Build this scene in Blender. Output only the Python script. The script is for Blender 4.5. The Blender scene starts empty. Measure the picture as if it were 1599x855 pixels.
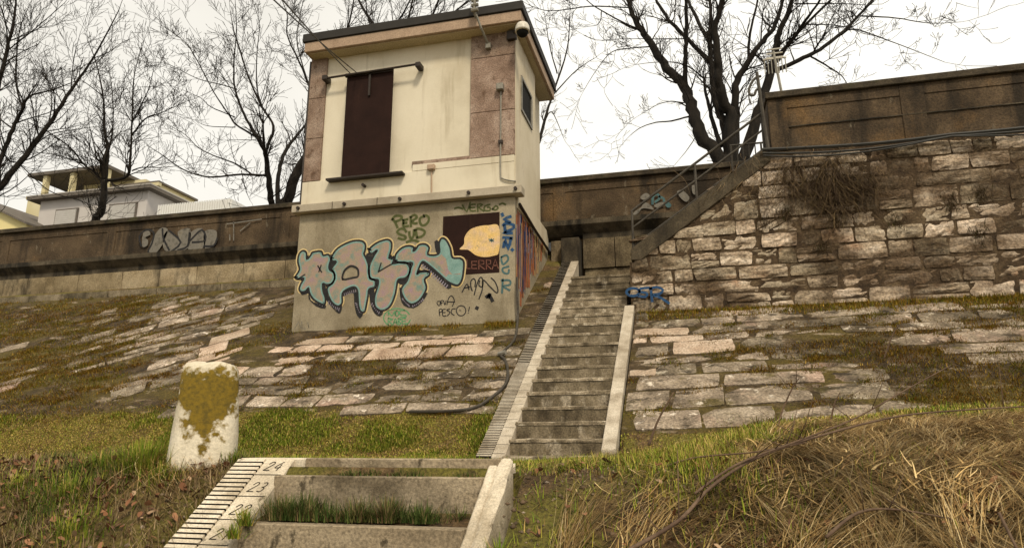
import bpy, bmesh, math, random
import numpy as np
from mathutils import Vector
from mathutils.geometry import tessellate_polygon
RNG = np.random.default_rng(7); random.seed(7)
sc = bpy.context.scene
C = sc.collection

# ---------------------------------------------------------------- camera, sky, sun, exposure
# metres; X runs along the river bank, Y into the bank, Z up; the eye is the origin.
IMG_W, IMG_H, FOC = 1599, 855, 1100.0
YAW, PITCH = math.radians(14.4), math.radians(13.6)
cam = bpy.data.cameras.new('camera'); cam_o = bpy.data.objects.new('camera', cam); C.objects.link(cam_o)
cam_o.rotation_euler = (math.pi/2 + PITCH, 0, YAW)
cam.sensor_width = 36; cam.lens = 36*FOC/IMG_W; cam.clip_start = .05; cam.clip_end = 2000
sc.camera = cam_o
SUN_EL, SUN_AZ = math.radians(48), math.radians(150)      # azimuth clockwise from +Y: behind the viewer, to the right
world = bpy.data.worlds.new('World'); sc.world = world; world.use_nodes = True
nt = world.node_tree; nt.nodes.clear()
wo = nt.nodes.new('ShaderNodeOutputWorld'); bg = nt.nodes.new('ShaderNodeBackground'); bg.inputs[1].default_value = .1
sky = nt.nodes.new('ShaderNodeTexSky'); sky.sky_type = 'NISHITA'; sky.sun_disc = False
sky.sun_elevation = SUN_EL; sky.sun_rotation = SUN_AZ; sky.dust_density = 4
tc = nt.nodes.new('ShaderNodeTexCoord'); nz = nt.nodes.new('ShaderNodeTexNoise')
nz.inputs['Scale'].default_value = 1.3; nz.inputs['Detail'].default_value = 5
ramp = nt.nodes.new('ShaderNodeValToRGB')                   # the overcast layer: cream-white cloud
ramp.color_ramp.elements[0].position = .3; ramp.color_ramp.elements[0].color = (6.6, 6.25, 5.5, 1)
ramp.color_ramp.elements[1].position = .7; ramp.color_ramp.elements[1].color = (9.8, 9.45, 8.6, 1)
mx = nt.nodes.new('ShaderNodeMix'); mx.data_type = 'RGBA'; mx.inputs[0].default_value = .93
nt.links.new(tc.outputs['Generated'], nz.inputs['Vector']); nt.links.new(nz.outputs['Fac'], ramp.inputs[0])
nt.links.new(sky.outputs[0], mx.inputs[6]); nt.links.new(ramp.outputs[0], mx.inputs[7])
nt.links.new(mx.outputs[2], bg.inputs[0]); nt.links.new(bg.outputs[0], wo.inputs[0])
sun = bpy.data.lights.new('sun', 'SUN'); sun.energy = 2.2; sun.angle = math.radians(10); sun.color = (1, .88, .68)
sun_o = bpy.data.objects.new('sun', sun); C.objects.link(sun_o)
sd = Vector((math.sin(SUN_AZ)*math.cos(SUN_EL), math.cos(SUN_AZ)*math.cos(SUN_EL), math.sin(SUN_EL)))
sun_o.rotation_euler = sd.to_track_quat('Z', 'Y').to_euler()
sc.view_settings.view_transform = 'Standard'; sc.view_settings.look = 'None'
sc.view_settings.exposure = 0.38; sc.view_settings.gamma = 1
sc.render.engine = 'CYCLES'; sc.cycles.max_bounces = 5; sc.cycles.use_denoising = True

# ---------------------------------------------------------------- maths helpers
_F = np.array([-math.sin(YAW)*math.cos(PITCH), math.cos(YAW)*math.cos(PITCH), math.sin(PITCH)])
_R = np.array([math.cos(YAW), math.sin(YAW), 0.]); _U = np.cross(_R, _F)
def ray(x, y): return _F + _R*(x-IMG_W/2)/FOC - _U*(y-IMG_H/2)/FOC
def at(x, y, Y): d = ray(x, y); return d*(Y/d[1])            # survey: sight line met with the plane at distance Y
def atX(x, y, X): d = ray(x, y); return d*(X/d[0])
def crop(x0, y0, s): return lambda pts: [(x0+a/s, y0+b/s) for a, b in pts]
_perm = np.random.default_rng(3).random((256, 256))
def vnoise(x, y):
    xi = np.floor(x).astype(int); yi = np.floor(y).astype(int); u = x-xi; v = y-yi
    u = u*u*(3-2*u); v = v*v*(3-2*v); g = lambda i, j: _perm[i % 256, j % 256]
    return (g(xi, yi)*(1-u)+g(xi+1, yi)*u)*(1-v)+(g(xi, yi+1)*(1-u)+g(xi+1, yi+1)*u)*v
def fbm(x, y, o=4):
    x = np.asarray(x, float); y = np.asarray(y, float); s = 0; a = .5
    for k in range(o): s = s+a*vnoise(x*2**k+17*k, y*2**k+9*k); a *= .5
    return s
def sstep(a, b, x): t = np.clip((x-a)/(b-a), 0, 1); return t*t*(3-2*t)
def catmull(pts, n=5, closed=False):
    P = np.array(pts, float); N = len(P); out = []
    if N < 3: return P
    R_ = range(N if closed else N-1)
    for i in R_:
        p0 = P[(i-1) % N] if closed or i > 0 else P[0]; p1 = P[i]; p2 = P[(i+1) % N]
        p3 = P[(i+2) % N] if closed or i+2 < N else P[-1]
        for k in range(n):
            t = k/n
            out.append(.5*((2*p1)+(-p0+p2)*t+(2*p0-5*p1+4*p2-p3)*t*t+(-p0+3*p1-3*p2+p3)*t**3))
    if not closed: out.append(P[-1])
    return np.array(out)

# ---------------------------------------------------------------- materials
MATS = {}
def mat(name, cols, scale=3, detail=8, rough=.9, bump=.3, bscale=40, stains=(), rand=0, fine=.25, metal=0, stretch=(1, 1, 1), spec=.3):
    """cols: list of linear colours across a noise ramp. stains: (colour, scale, lo, hi, (sx,sy,sz)[, strength])"""
    m = bpy.data.materials.new(name); m.use_nodes = True; n = m.node_tree.nodes; l = m.node_tree.links
    b = n['Principled BSDF']; b.inputs['Roughness'].default_value = rough; b.inputs['Metallic'].default_value = metal
    b.inputs['Specular IOR Level'].default_value = spec
    geo = n.new('ShaderNodeNewGeometry')
    def noise(s, st=(1, 1, 1), d=detail, r=.6):
        mp = n.new('ShaderNodeMapping'); mp.inputs['Scale'].default_value = st; l.new(geo.outputs['Position'], mp.inputs[0])
        t = n.new('ShaderNodeTexNoise'); t.inputs['Scale'].default_value = s; t.inputs['Detail'].default_value = d; t.inputs['Roughness'].default_value = r
        l.new(mp.outputs[0], t.inputs['Vector']); return t.outputs['Fac']
    r = n.new('ShaderNodeValToRGB'); cr = r.color_ramp
    while len(cr.elements) < len(cols): cr.elements.new(.5)
    for i, c in enumerate(cols):
        cr.elements[i].position = .32+.36*i/max(1, len(cols)-1); cr.elements[i].color = (*c, 1)
    l.new(noise(scale, stretch), r.inputs[0]); col = r.outputs[0]
    def mix(a, bcol, fac, mode='MIX'):
        q = n.new('ShaderNodeMix'); q.data_type = 'RGBA'; q.blend_type = mode
        for s, v in ((0, fac), (6, a), (7, bcol)):
            if hasattr(v, 'is_linked') or hasattr(v, 'links'): l.new(v, q.inputs[s])
            else: q.inputs[s].default_value = v if s == 0 else (*v, 1)
        return q.outputs[2]
    def mr(v, a, b_, c, d):
        q = n.new('ShaderNodeMapRange'); l.new(v, q.inputs[0])
        for i, k in enumerate((a, b_, c, d)): q.inputs[i+1].default_value = k
        return q.outputs[0]
    for s in stains:
        c, ss, lo, hi, st = s[:5]; k = s[5] if len(s) > 5 else 1
        col = mix(col, c, mr(noise(ss, st), lo, hi, 0, k))
    if fine:
        v = mr(noise(bscale*1.3, d=3), .3, .7, 1-fine, 1+fine)
        cc = n.new('ShaderNodeCombineColor'); [l.new(v, cc.inputs[i]) for i in range(3)]
        col = mix(col, cc.outputs[0], 1., 'MULTIPLY')
    if rand:
        oi = n.new('ShaderNodeObjectInfo'); v = mr(oi.outputs['Random'], 0, 1, 1-rand, 1+rand)
        cc = n.new('ShaderNodeCombineColor'); l.new(v, cc.inputs[0]); l.new(v, cc.inputs[1])
        q = n.new('ShaderNodeMath'); q.operation = 'POWER'; l.new(v, q.inputs[0]); q.inputs[1].default_value = 1.15; l.new(q.outputs[0], cc.inputs[2])
        col = mix(col, cc.outputs[0], 1., 'MULTIPLY')
    l.new(col, b.inputs['Base Color'])
    if bump:
        bp = n.new('ShaderNodeBump'); bp.inputs['Strength'].default_value = bump; bp.inputs['Distance'].default_value = .03
        l.new(noise(bscale, d=6, r=.7), bp.inputs['Height']); l.new(bp.outputs[0], b.inputs['Normal'])
    MATS[name] = m; return m
def attr_mat(name, rough=.85, trans=0):
    m = bpy.data.materials.new(name); m.use_nodes = True; n = m.node_tree.nodes; l = m.node_tree.links
    b = n['Principled BSDF']; b.inputs['Roughness'].default_value = rough; b.inputs['Specular IOR Level'].default_value = .2
    a = n.new('ShaderNodeAttribute'); a.attribute_name = 'col'; l.new(a.outputs['Color'], b.inputs['Base Color'])
    MATS[name] = m; return m
V1 = (1, 1, .12)
BLK = (.02, .017, .012); MOSS = (.075, .062, .018); DIRT = (.07, .048, .028)
mat('soil', [(.05, .029, .011), (.115, .07, .03), (.20, .13, .06)], 9, bump=1, bscale=45, fine=.5, stains=[((.14, .125, .02), 1.9, .42, .56, (1, 1, 1), .85), ((.028, .017, .007), 14, .55, .66, (1, 1, 1), .7)])
mat('slope_dirt', [(.02, .013, .006), (.055, .036, .016), (.12, .083, .045)], 5, bump=1, bscale=24, fine=.5, stains=[((.085, .062, .010), 1.4, .46, .58, (.5, 1, 1), .8), ((.30, .235, .165), 5, .58, .66, (.4, 1, 1), .7)])
mat('asphalt', [(.05, .05, .05), (.07, .068, .065)], 4)
mat('concrete', [(.25, .21, .15), (.36, .31, .235), (.43, .375, .29)], 1.3, bump=.15, bscale=60, fine=.12,
    stains=[((.16, .125, .075), 1.1, .56, .75, (1, 1, .45), .6), ((.12, .095, .05), 3.2, .6, .78, V1, .5)])
mat('base_concrete', [(.20, .165, .108), (.295, .25, .172), (.35, .30, .212)], 1.4, bump=.25, bscale=50, fine=.2,
    stains=[((.12, .092, .05), .9, .5, .72, (1, 1, .5), .65), ((.10, .075, .04), 3.5, .55, .72, V1, .6), ((.42, .37, .28), 2.4, .6, .74, (1, 1, 1), .5)])
mat('curb', [(.34, .285, .205), (.55, .475, .36), (.66, .59, .47)], 2.6, bump=.25, bscale=80, fine=.25, stains=[((.24, .18, .105), 3.5, .55, .7, (1, 1, 1), .75), ((.07, .05, .024), 9, .61, .69, (1, 1, 1), .8)])
mat('curb_upper', [(.26, .215, .155), (.42, .36, .275), (.54, .48, .385)], 3, bump=.35, bscale=60, fine=.3, stains=[((.16, .12, .07), 2.4, .55, .7, (1, 1, 1), .7)])
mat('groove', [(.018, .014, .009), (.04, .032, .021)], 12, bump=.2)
mat('step', [(.06, .045, .026), (.14, .11, .068), (.27, .22, .148)], 3.4, bump=.5, bscale=40, fine=.45, stretch=(1, 1, .5),
    stains=[((.42, .36, .27), 5, .55, .66, (1, .4, .5), .75), ((.03, .021, .01), 2.5, .53, .66, (1, 1, .4), .85), ((.085, .058, .018), 3.3, .58, .7, (1, 1, 1), .6)])
mat('step_nose', [(.10, .078, .046), (.22, .175, .115), (.38, .315, .225)], 5, bump=.5, bscale=40, fine=.5, stains=[((.045, .032, .016), 3.5, .54, .67, (1, 1, 1), .8), ((.52, .45, .34), 8, .58, .66, (1, 1, 1), .65)])
mat('step_low', [(.13, .10, .062), (.255, .20, .13), (.42, .345, .24)], 1.6, bump=.4, bscale=50, fine=.4, stretch=(.5, 1, 1.8),
    stains=[((.04, .028, .013), 2.0, .51, .64, (.7, 1, .5), .8), ((.03, .022, .010), 14, .60, .67, (1, 1, .6), .8), ((.52, .43, .31), 3, .57, .7, (1, 1, 1), .5)])
mat('stone', [(.20, .145, .092), (.39, .305, .215), (.62, .525, .41)], 3.4, bump=1, bscale=22, rand=.4, fine=.5, stretch=(.6, 1, 1.8),
    stains=[((.05, .028, .012), 9, .55, .66, (.4, 1, 2.2), .8), ((.36, .18, .09), 1.8, .58, .7, (1, 1, 1), .5), ((.06, .034, .014), .8, .46, .58, (1, 1, 1.2), .85)])
mat('mortar', [(.03, .018, .009), (.065, .041, .021), (.12, .082, .045)], 5, bump=.9, bscale=25, fine=.4)
mat('paving', [(.10, .076, .052), (.235, .185, .13), (.42, .345, .26)], 2.8, bump=1, bscale=26, rand=.32, fine=.5,
    stains=[((.055, .04, .019), 1.5, .52, .62, (.5, 1, 1), .8), ((.40, .265, .195), .9, .56, .67, (1, 1, 1), .55), ((.028, .02, .011), 6, .56, .64, (.5, 1, 1), .8), ((.085, .065, .014), 3.5, .59, .67, (.5, 1, 1), .75), ((.62, .545, .44), 7, .60, .67, (1, 1, 1), .8)])
mat('paving_clean', [(.27, .185, .125), (.42, .315, .23), (.54, .44, .345)], 2.2, bump=.6, bscale=30, rand=.22, fine=.4,
    stains=[((.10, .068, .034), 4.5, .60, .70, (1, 1, 1), .8)])
mat('parapet', [(.032, .021, .011), (.066, .044, .024), (.115, .078, .044)], 1.5, bump=.6, bscale=28, fine=.4,
    stains=[((.016, .011, .006), 2.0, .53, .65, V1, .85), ((.18, .10, .035), .8, .56, .68, (1, 1, .7), .55), ((.18, .15, .105), 7, .62, .69, (1, 1, .4), .55)])
mat('coping', [(.02, .015, .009), (.045, .034, .021), (.075, .058, .036)], 3, bump=.5, bscale=25, fine=.4, stains=[((.05, .05, .018), 2, .55, .68, (1, 1, 1), .7)])
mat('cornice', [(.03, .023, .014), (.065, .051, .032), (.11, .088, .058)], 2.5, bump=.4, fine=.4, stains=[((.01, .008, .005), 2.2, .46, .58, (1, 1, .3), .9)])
mat('dark_block', [(.065, .047, .025), (.13, .098, .057), (.21, .165, .10)], 2.4, bump=.6, bscale=30, rand=.28, fine=.4, stains=[((.025, .018, .009), 2.2, .52, .66, (1, 1, .4), .8)])
mat('yellow_block', [(.15, .112, .06), (.26, .202, .12), (.35, .285, .185)], 1.6, bump=.5, bscale=30, rand=.12, fine=.35, stains=[((.04, .03, .017), 2.2, .5, .64, (1, 1, .35), .85)])
mat('grey_block', [(.085, .068, .04), (.16, .128, .08), (.24, .195, .13)], 2.4, bump=.6, bscale=30, rand=.15, fine=.4, stains=[((.04, .03, .015), 2.5, .52, .66, (1, 1, .5), .8)])
mat('cream', [(.52, .46, .345), (.63, .57, .445), (.68, .62, .495)], .7, bump=.1, bscale=80, fine=.06, rough=.9, stains=[((.44, .36, .24), 1.4, .52, .76, (1, 1, .18), .55), ((.30, .24, .15), 4, .58, .72, V1, .5), ((.5, .4, .26), .6, .55, .7, (1, 1, 1), .4)])
mat('cream_side', [(.50, .43, .30), (.60, .53, .40)], 1.2, bump=.08, bscale=60, fine=.08, stains=[((.36, .27, .16), 1.6, .53, .69, (1, 1, .25), .6), ((.2, .15, .09), 6, .62, .74, V1, .5)])
mat('pink_stone', [(.165, .107, .076), (.255, .177, .132), (.345, .26, .205)], 2.6, bump=.5, bscale=40, fine=.4, rand=.16, stains=[((.105, .06, .036), 8, .58, .66, (1, 1, .6), .8), ((.42, .33, .26), 2.2, .6, .7, (1, 1, .4), .5), ((.12, .09, .065), 1.2, .53, .68, V1, .55)])
mat('brown_metal', [(.016, .0065, .0045), (.024, .010, .007)], 3, rough=.75, spec=.12, bump=.02, fine=.12, stains=[((.05, .024, .014), 4, .58, .75, V1, .6)])
mat('dark_metal', [(.02, .014, .01), (.035, .024, .017)], 6, rough=.55, bump=.05)
mat('roof_edge', [(.018, .016, .013), (.028, .024, .02)], 4, rough=.7, bump=.05)
mat('fascia', [(.30, .215, .15), (.40, .29, .205)], 2, bump=.1, stains=[((.2, .13, .08), 3, .58, .7, V1, .6)])
mat('soffit', [(.42, .35, .23), (.5, .42, .28)], 2, bump=.05)
mat('galvanised', [(.16, .15, .12), (.27, .25, .21)], 8, rough=.55, bump=.05, metal=.3)
mat('rail_metal', [(.035, .029, .021), (.075, .064, .049)], 6, rough=.6, bump=.1, metal=.2)
mat('pipe_black', [(.02, .02, .018), (.035, .033, .028)], 6, rough=.5, bump=.05)
mat('white_plastic', [(.5, .47, .4), (.6, .56, .48)], 5, rough=.4, bump=0)
mat('glass_dark', [(.012, .012, .010), (.022, .021, .018)], 3, rough=.6, bump=0, fine=0, spec=.02)
mat('stringer', [(.035, .026, .015), (.065, .05, .03), (.10, .08, .052)], 2.5, bump=.4, fine=.4, stains=[((.02, .015, .009), 3, .52, .66, V1, .8)])
mat('milestone', [(.44, .38, .27), (.62, .555, .43), (.70, .64, .52)], 3, bump=.3, bscale=50, fine=.15, stains=[((.28, .225, .14), 7, .57, .7, (1, 1, .35), .7)])
mat('bark', [(.006, .0045, .003), (.013, .0095, .006), (.024, .018, .012)], 8, bump=.8, bscale=25, stretch=(1, 1, .3))
mat('twig', [(.012, .0085, .005), (.022, .016, .010)], 4, bump=0, fine=0)
mat('bramble', [(.075, .045, .028), (.14, .092, .058)], 6, bump=.3)
mat('house_grey', [(.46, .43, .41), (.52, .49, .465)], 1, bump=.05, fine=.05)
mat('house_yellow', [(.50, .44, .26), (.58, .52, .34)], .6, bump=.05, fine=.05)
mat('house_lemon', [(.66, .56, .26), (.72, .62, .32)], .6, bump=.05, fine=.05)
mat('house_white', [(.62, .62, .6), (.68, .67, .64)], 1, bump=.05, fine=.05)
mat('house_eave', [(.10, .088, .075), (.14, .12, .10)], 2, bump=.05)
mat('house_roof', [(.3, .28, .25), (.36, .33, .3)], 2, bump=.05)
mat('shutter_grey', [(.40, .385, .36), (.46, .44, .42)], 4, bump=.05, fine=.03)
attr_mat('grass'); attr_mat('straw'); attr_mat('leaf')
# paints
def paint(name, a, b=None, scale=6, c=None):
    return mat(name, [x for x in (a, b or a, c) if x], scale, bump=.15, bscale=50, fine=.22, rough=.8, stains=[((.27, .225, .15), 22, .60, .70, (1, 1, .7), .7 if c else .3), ((.27, .225, .15), 3, .60, .75, (1, 1, .5), .5 if c else .15)])
paint('mist_green', (.20, .175, .10), (.24, .21, .13), 20); paint('mist_blue', (.18, .19, .165), (.22, .21, .17), 14)
paint('paint_black', (.012, .012, .013), (.022, .02, .02)); paint('paint_green', (.055, .065, .018), (.085, .095, .03), 20)
paint('paint_mint', (.06, .22, .09), (.13, .30, .15), 25); paint('paint_blue', (.008, .035, .10), (.02, .075, .17), 14)
paint('paint_teal', (.04, .09, .10), (.07, .14, .14), 14)
paint('paint_letters', (.14, .22, .19), (.31, .235, .17), 6, (.29, .20, .225)); paint('paint_cyan', (.13, .24, .22), (.22, .34, .31), 7)
paint('paint_halo', (.55, .40, .17), (.6, .48, .26), 5); paint('paint_lemon', (.62, .40, .11), (.68, .47, .2), 4, (.55, .4, .3))
paint('paint_rust', (.15, .05, .035), (.2, .09, .06), 8); paint('paint_orange', (.30, .085, .03), (.36, .14, .06), 8); paint('paint_navy', (.02, .024, .075), (.045, .045, .12), 8)
paint('paint_ochre', (.35, .24, .10), (.42, .3, .16), 8); paint('paint_silver', (.06, .053, .042), (.17, .155, .13), 7, (.12, .108, .088)); paint('paint_lilac', (.2, .17, .23), (.3, .26, .3), 10)

# ---------------------------------------------------------------- mesh helpers
class MB:
    def __init__(s): s.v = []; s.f = []; s.m = []
    def add(s, vs, fs, m=0):
        o = len(s.v); s.v += [tuple(map(float, p)) for p in vs]; s.f += [tuple(i+o for i in q) for q in fs]; s.m += [m]*len(fs); return s
    def box(s, x0, x1, y0, y1, z0, z1, m=0):
        return s.add([(x0, y0, z0), (x1, y0, z0), (x1, y1, z0), (x0, y1, z0), (x0, y0, z1), (x1, y0, z1), (x1, y1, z1), (x0, y1, z1)],
                     [(3, 2, 1, 0), (4, 5, 6, 7), (0, 1, 5, 4), (1, 2, 6, 5), (2, 3, 7, 6), (3, 0, 4, 7)], m)
    def prism_x(s, prof, x0, x1, m=0):
        """closed YZ profile extruded along X"""
        n = len(prof); vs = [(x0, y, z) for y, z in prof]+[(x1, y, z) for y, z in prof]
        return s.add(vs, [tuple(range(n)), tuple(range(2*n-1, n-1, -1))]+[(i, i+n, (i+1) % n+n, (i+1) % n) for i in range(n)], m)
    def prism_y(s, prof, y0, y1, m=0):
        n = len(prof); vs = [(x, y0, z) for x, z in prof]+[(x, y1, z) for x, z in prof]
        return s.add(vs, [tuple(range(n)), tuple(range(2*n-1, n-1, -1))]+[(i, (i+1) % n, (i+1) % n+n, i+n) for i in range(n)], m)
    def tube(s, pts, r, n=6, m=0, cap=True):
        P = np.array(pts, float); N = len(P); r = np.broadcast_to(np.array(r, float), (N,))
        T = np.gradient(P, axis=0); T /= np.linalg.norm(T, axis=1)[:, None]+1e-9
        a = np.array([0, 0, 1.]) if abs(T[0][2]) < .9 else np.array([1., 0, 0]); vs = []
        u = np.cross(T[0], a); u /= np.linalg.norm(u)
        an = np.arange(n)*2*math.pi/n; ca = np.cos(an)[:, None]; sa = np.sin(an)[:, None]
        for i in range(N):
            u = u-T[i]*(u@T[i]); u /= np.linalg.norm(u)+1e-9; w = np.cross(T[i], u)
            vs += list(P[i]+r[i]*(ca*u+sa*w))
        fs = [(i*n+k, i*n+(k+1) % n, (i+1)*n+(k+1) % n, (i+1)*n+k) for i in range(N-1) for k in range(n)]
        if cap: fs += [tuple(range(n-1, -1, -1)), tuple(range((N-1)*n, N*n))]
        return s.add(vs, fs, m)
    def poly(s, pts3, holes=(), m=0):
        loops = [[Vector(p) for p in pts3]]+[[Vector(p) for p in h] for h in holes]
        tri = tessellate_polygon(loops); flat = [p for lp in loops for p in lp]
        return s.add(flat, [tuple(t) for t in tri], m)
    def mesh(s, name, mats, smooth=False):
        me = bpy.data.meshes.new(name); me.from_pydata(s.v, [], s.f)
        for k in (mats if isinstance(mats, (list, tuple)) else [mats]): me.materials.append(MATS[k])
        me.polygons.foreach_set('material_index', s.m)
        if smooth: me.polygons.foreach_set('use_smooth', [True]*len(s.f))
        me.update(); return me
    def build(s, name, mats, parent=None, smooth=False, fix=True, bevel=0):
        me = s.mesh(name, mats, smooth)
        if fix:
            bm = bmesh.new(); bm.from_mesh(me); bmesh.ops.recalc_face_normals(bm, faces=bm.faces)
            if bevel: bmesh.ops.bevel(bm, geom=list(bm.edges), offset=bevel, segments=1, affect='EDGES')
            bm.to_mesh(me); bm.free()
        return link(name, me, parent)
def link(name, me, parent=None):
    o = bpy.data.objects.new(name, me); C.objects.link(o)
    if parent: o.parent = parent
    return o
def tag(o, label=None, cat=None, group=None, kind=None):
    for k, v in (('label', label), ('category', cat), ('group', group), ('kind', kind)):
        if v: o[k] = v
    return o
def thing(name, label, cat, group=None, loc=(0, 0, 0)):
    o = bpy.data.objects.new(name, None); C.objects.link(o); o.empty_display_size = .2; o.location = loc
    return tag(o, label, cat, group)
def place(o, p): o.location = p; return o
def slab(corners, nrm, thick, nu=4, nv=3, rough=.012, edge=.02, jit=.0, rng=RNG):
    """rough stone: four 3-D corners in order, outward normal, depth behind the face"""
    c = np.array(corners, float); nrm = np.array(nrm, float); g = []
    for j in range(nv+1):
        for i in range(nu+1):
            u, v = i/nu, j/nv
            p = (c[0]*(1-u)+c[1]*u)*(1-v)+(c[3]*(1-u)+c[2]*u)*v
            e = min(i, nu-i, j, nv-j) == 0; cn = (i in (0, nu)) and (j in (0, nv))
            ctr = c.mean(0)
            if e: p = p+(ctr-p)*(rng.random()*jit+(jit*1.2 if cn else 0))-nrm*edge*(.6+.8*rng.random())
            p = p+nrm*rough*(rng.random()*2-1)
            g.append(p)
    n0 = len(g); W_ = nu+1
    fs = [(j*W_+i, j*W_+i+1, (j+1)*W_+i+1, (j+1)*W_+i) for j in range(nv) for i in range(nu)]
    ring = [i for i in range(W_)]+[j*W_+nu for j in range(1, nv+1)]+[nv*W_+i for i in range(nu-1, -1, -1)]+[j*W_ for j in range(nv-1, 0, -1)]
    for k in ring: g.append(g[k]-nrm*thick)
    n = len(ring); fs += [(ring[k], n0+k, n0+(k+1) % n, ring[(k+1) % n]) for k in range(n)]
    return MB().add(g, fs)
def np_mesh(name, V, Fq, colr=None, matn='grass', parent=None, smooth=False):
    me = bpy.data.meshes.new(name); nv, nf, k = len(V), len(Fq), Fq.shape[1]
    me.vertices.add(nv); me.vertices.foreach_set('co', V.astype(np.float32).ravel())
    me.loops.add(nf*k); me.loops.foreach_set('vertex_index', Fq.astype(np.int32).ravel())
    me.polygons.add(nf); me.polygons.foreach_set('loop_start', np.arange(0, nf*k, k, dtype=np.int32))
    if smooth: me.polygons.foreach_set('use_smooth', np.ones(nf, bool))
    if colr is not None:
        a = me.color_attributes.new('col', 'FLOAT_COLOR', 'POINT')
        a.data.foreach_set('color', np.hstack([colr, np.ones((nv, 1))]).astype(np.float32).ravel())
    me.materials.append(MATS[matn]); me.update(calc_edges=True); me.validate()
    return link(name, me, parent)

# ---------------------------------------------------------------- terrain
SX0, SX1 = -2.13, -1.04           # both flights of steps
GX0 = -2.47                       # outer edge of the gauge curb
def slope_z(Y): return -.15+.65*(Y-8.0)
def ground(X, Y):
    X = np.asarray(X, float); Y = np.asarray(Y, float)
    n = fbm(X*1.1+40, Y*1.1+12, 4)-.47
    bench = -.11-.065*sstep(3.7, 5.2, Y)+.10*n
    ridge = sstep(-1.0, .9, X)*(.16+.05*X.clip(0, 6))*np.exp(-((Y-6.2)/1.5)**2)+sstep(-.9, .6, X)*.16*sstep(3.2, 4.6, Y)*sstep(9, 7, Y)
    z = bench+ridge
    up = slope_z(Y)-.03
    kk = .12; hh = np.clip(.5+.5*(up-z)/kk, 0, 1); z = z*(1-hh)+up*hh+kk*hh*(1-hh)
    lo = -.07-.74*(3.58-Y)
    left = sstep(-2.4, -3.4, X); right = sstep(-.9, .4, X)
    lo = lo+.10*n*(left+right)+right*.10*(.6+X.clip(0, 4)*.12)+right*.16*(fbm(X*.9+3, Y*1.1, 3)-.3)+left*.05+.07*sstep(-1.0, -.86, X)
    lo = np.maximum(lo, -2.4+.1*n)
    k = .16; h = np.clip(.5+.5*(lo-z)/k, 0, 1)
    zz = lo*(1-h)+z*h-k*h*(1-h)*1.0
    return zz+.03*(fbm(X*5, Y*5, 3)-.44)*sstep(9, 8, Y)*sstep(-7, -5, X)
def in_stairs(X, Y, m=0.0):
    a = (X > GX0-m) & (X < -.86+m)
    return (a & (Y < 3.62)) | (a & (Y > 7.95))
xs = np.unique(np.concatenate([np.linspace(-160, -18, 14), np.linspace(-18, -6, 60), np.linspace(-6, 6, 170), np.linspace(6, 14, 32), np.linspace(14, 160, 14), [GX0+.02, GX0+.03, -.9, -.89]]))
ys = np.unique(np.concatenate([np.linspace(-160, -4, 14), np.linspace(-4, 1, 20), np.linspace(1, 9, 130), np.linspace(9, 14.6, 34)]))
XX, YY = np.meshgrid(xs, ys); ZZ = ground(XX, YY)
ZZ = np.where((XX > GX0+.01) & (XX < -.885) & ((YY < 3.5) | (YY > 8.1)), ZZ-.45, ZZ)
nx, ny = len(xs), len(ys)
idx = np.arange(nx*ny).reshape(ny, nx)
quads = np.stack([idx[:-1, :-1], idx[:-1, 1:], idx[1:, 1:], idx[1:, :-1]], -1).reshape(-1, 4)
o = np_mesh('ground', np.stack([XX, YY, ZZ], -1).reshape(-1, 3), quads, None, 'soil', smooth=True); tag(o, 'grassy earth river bank rising to the wall', kind='structure')
st = MB().add([(-400, 14.5, 4.6), (400, 14.5, 4.6), (400, 900, 4.6), (-400, 900, 4.6)], [(0, 1, 2, 3)]).build('street', 'asphalt'); tag(st, kind='structure')

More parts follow.
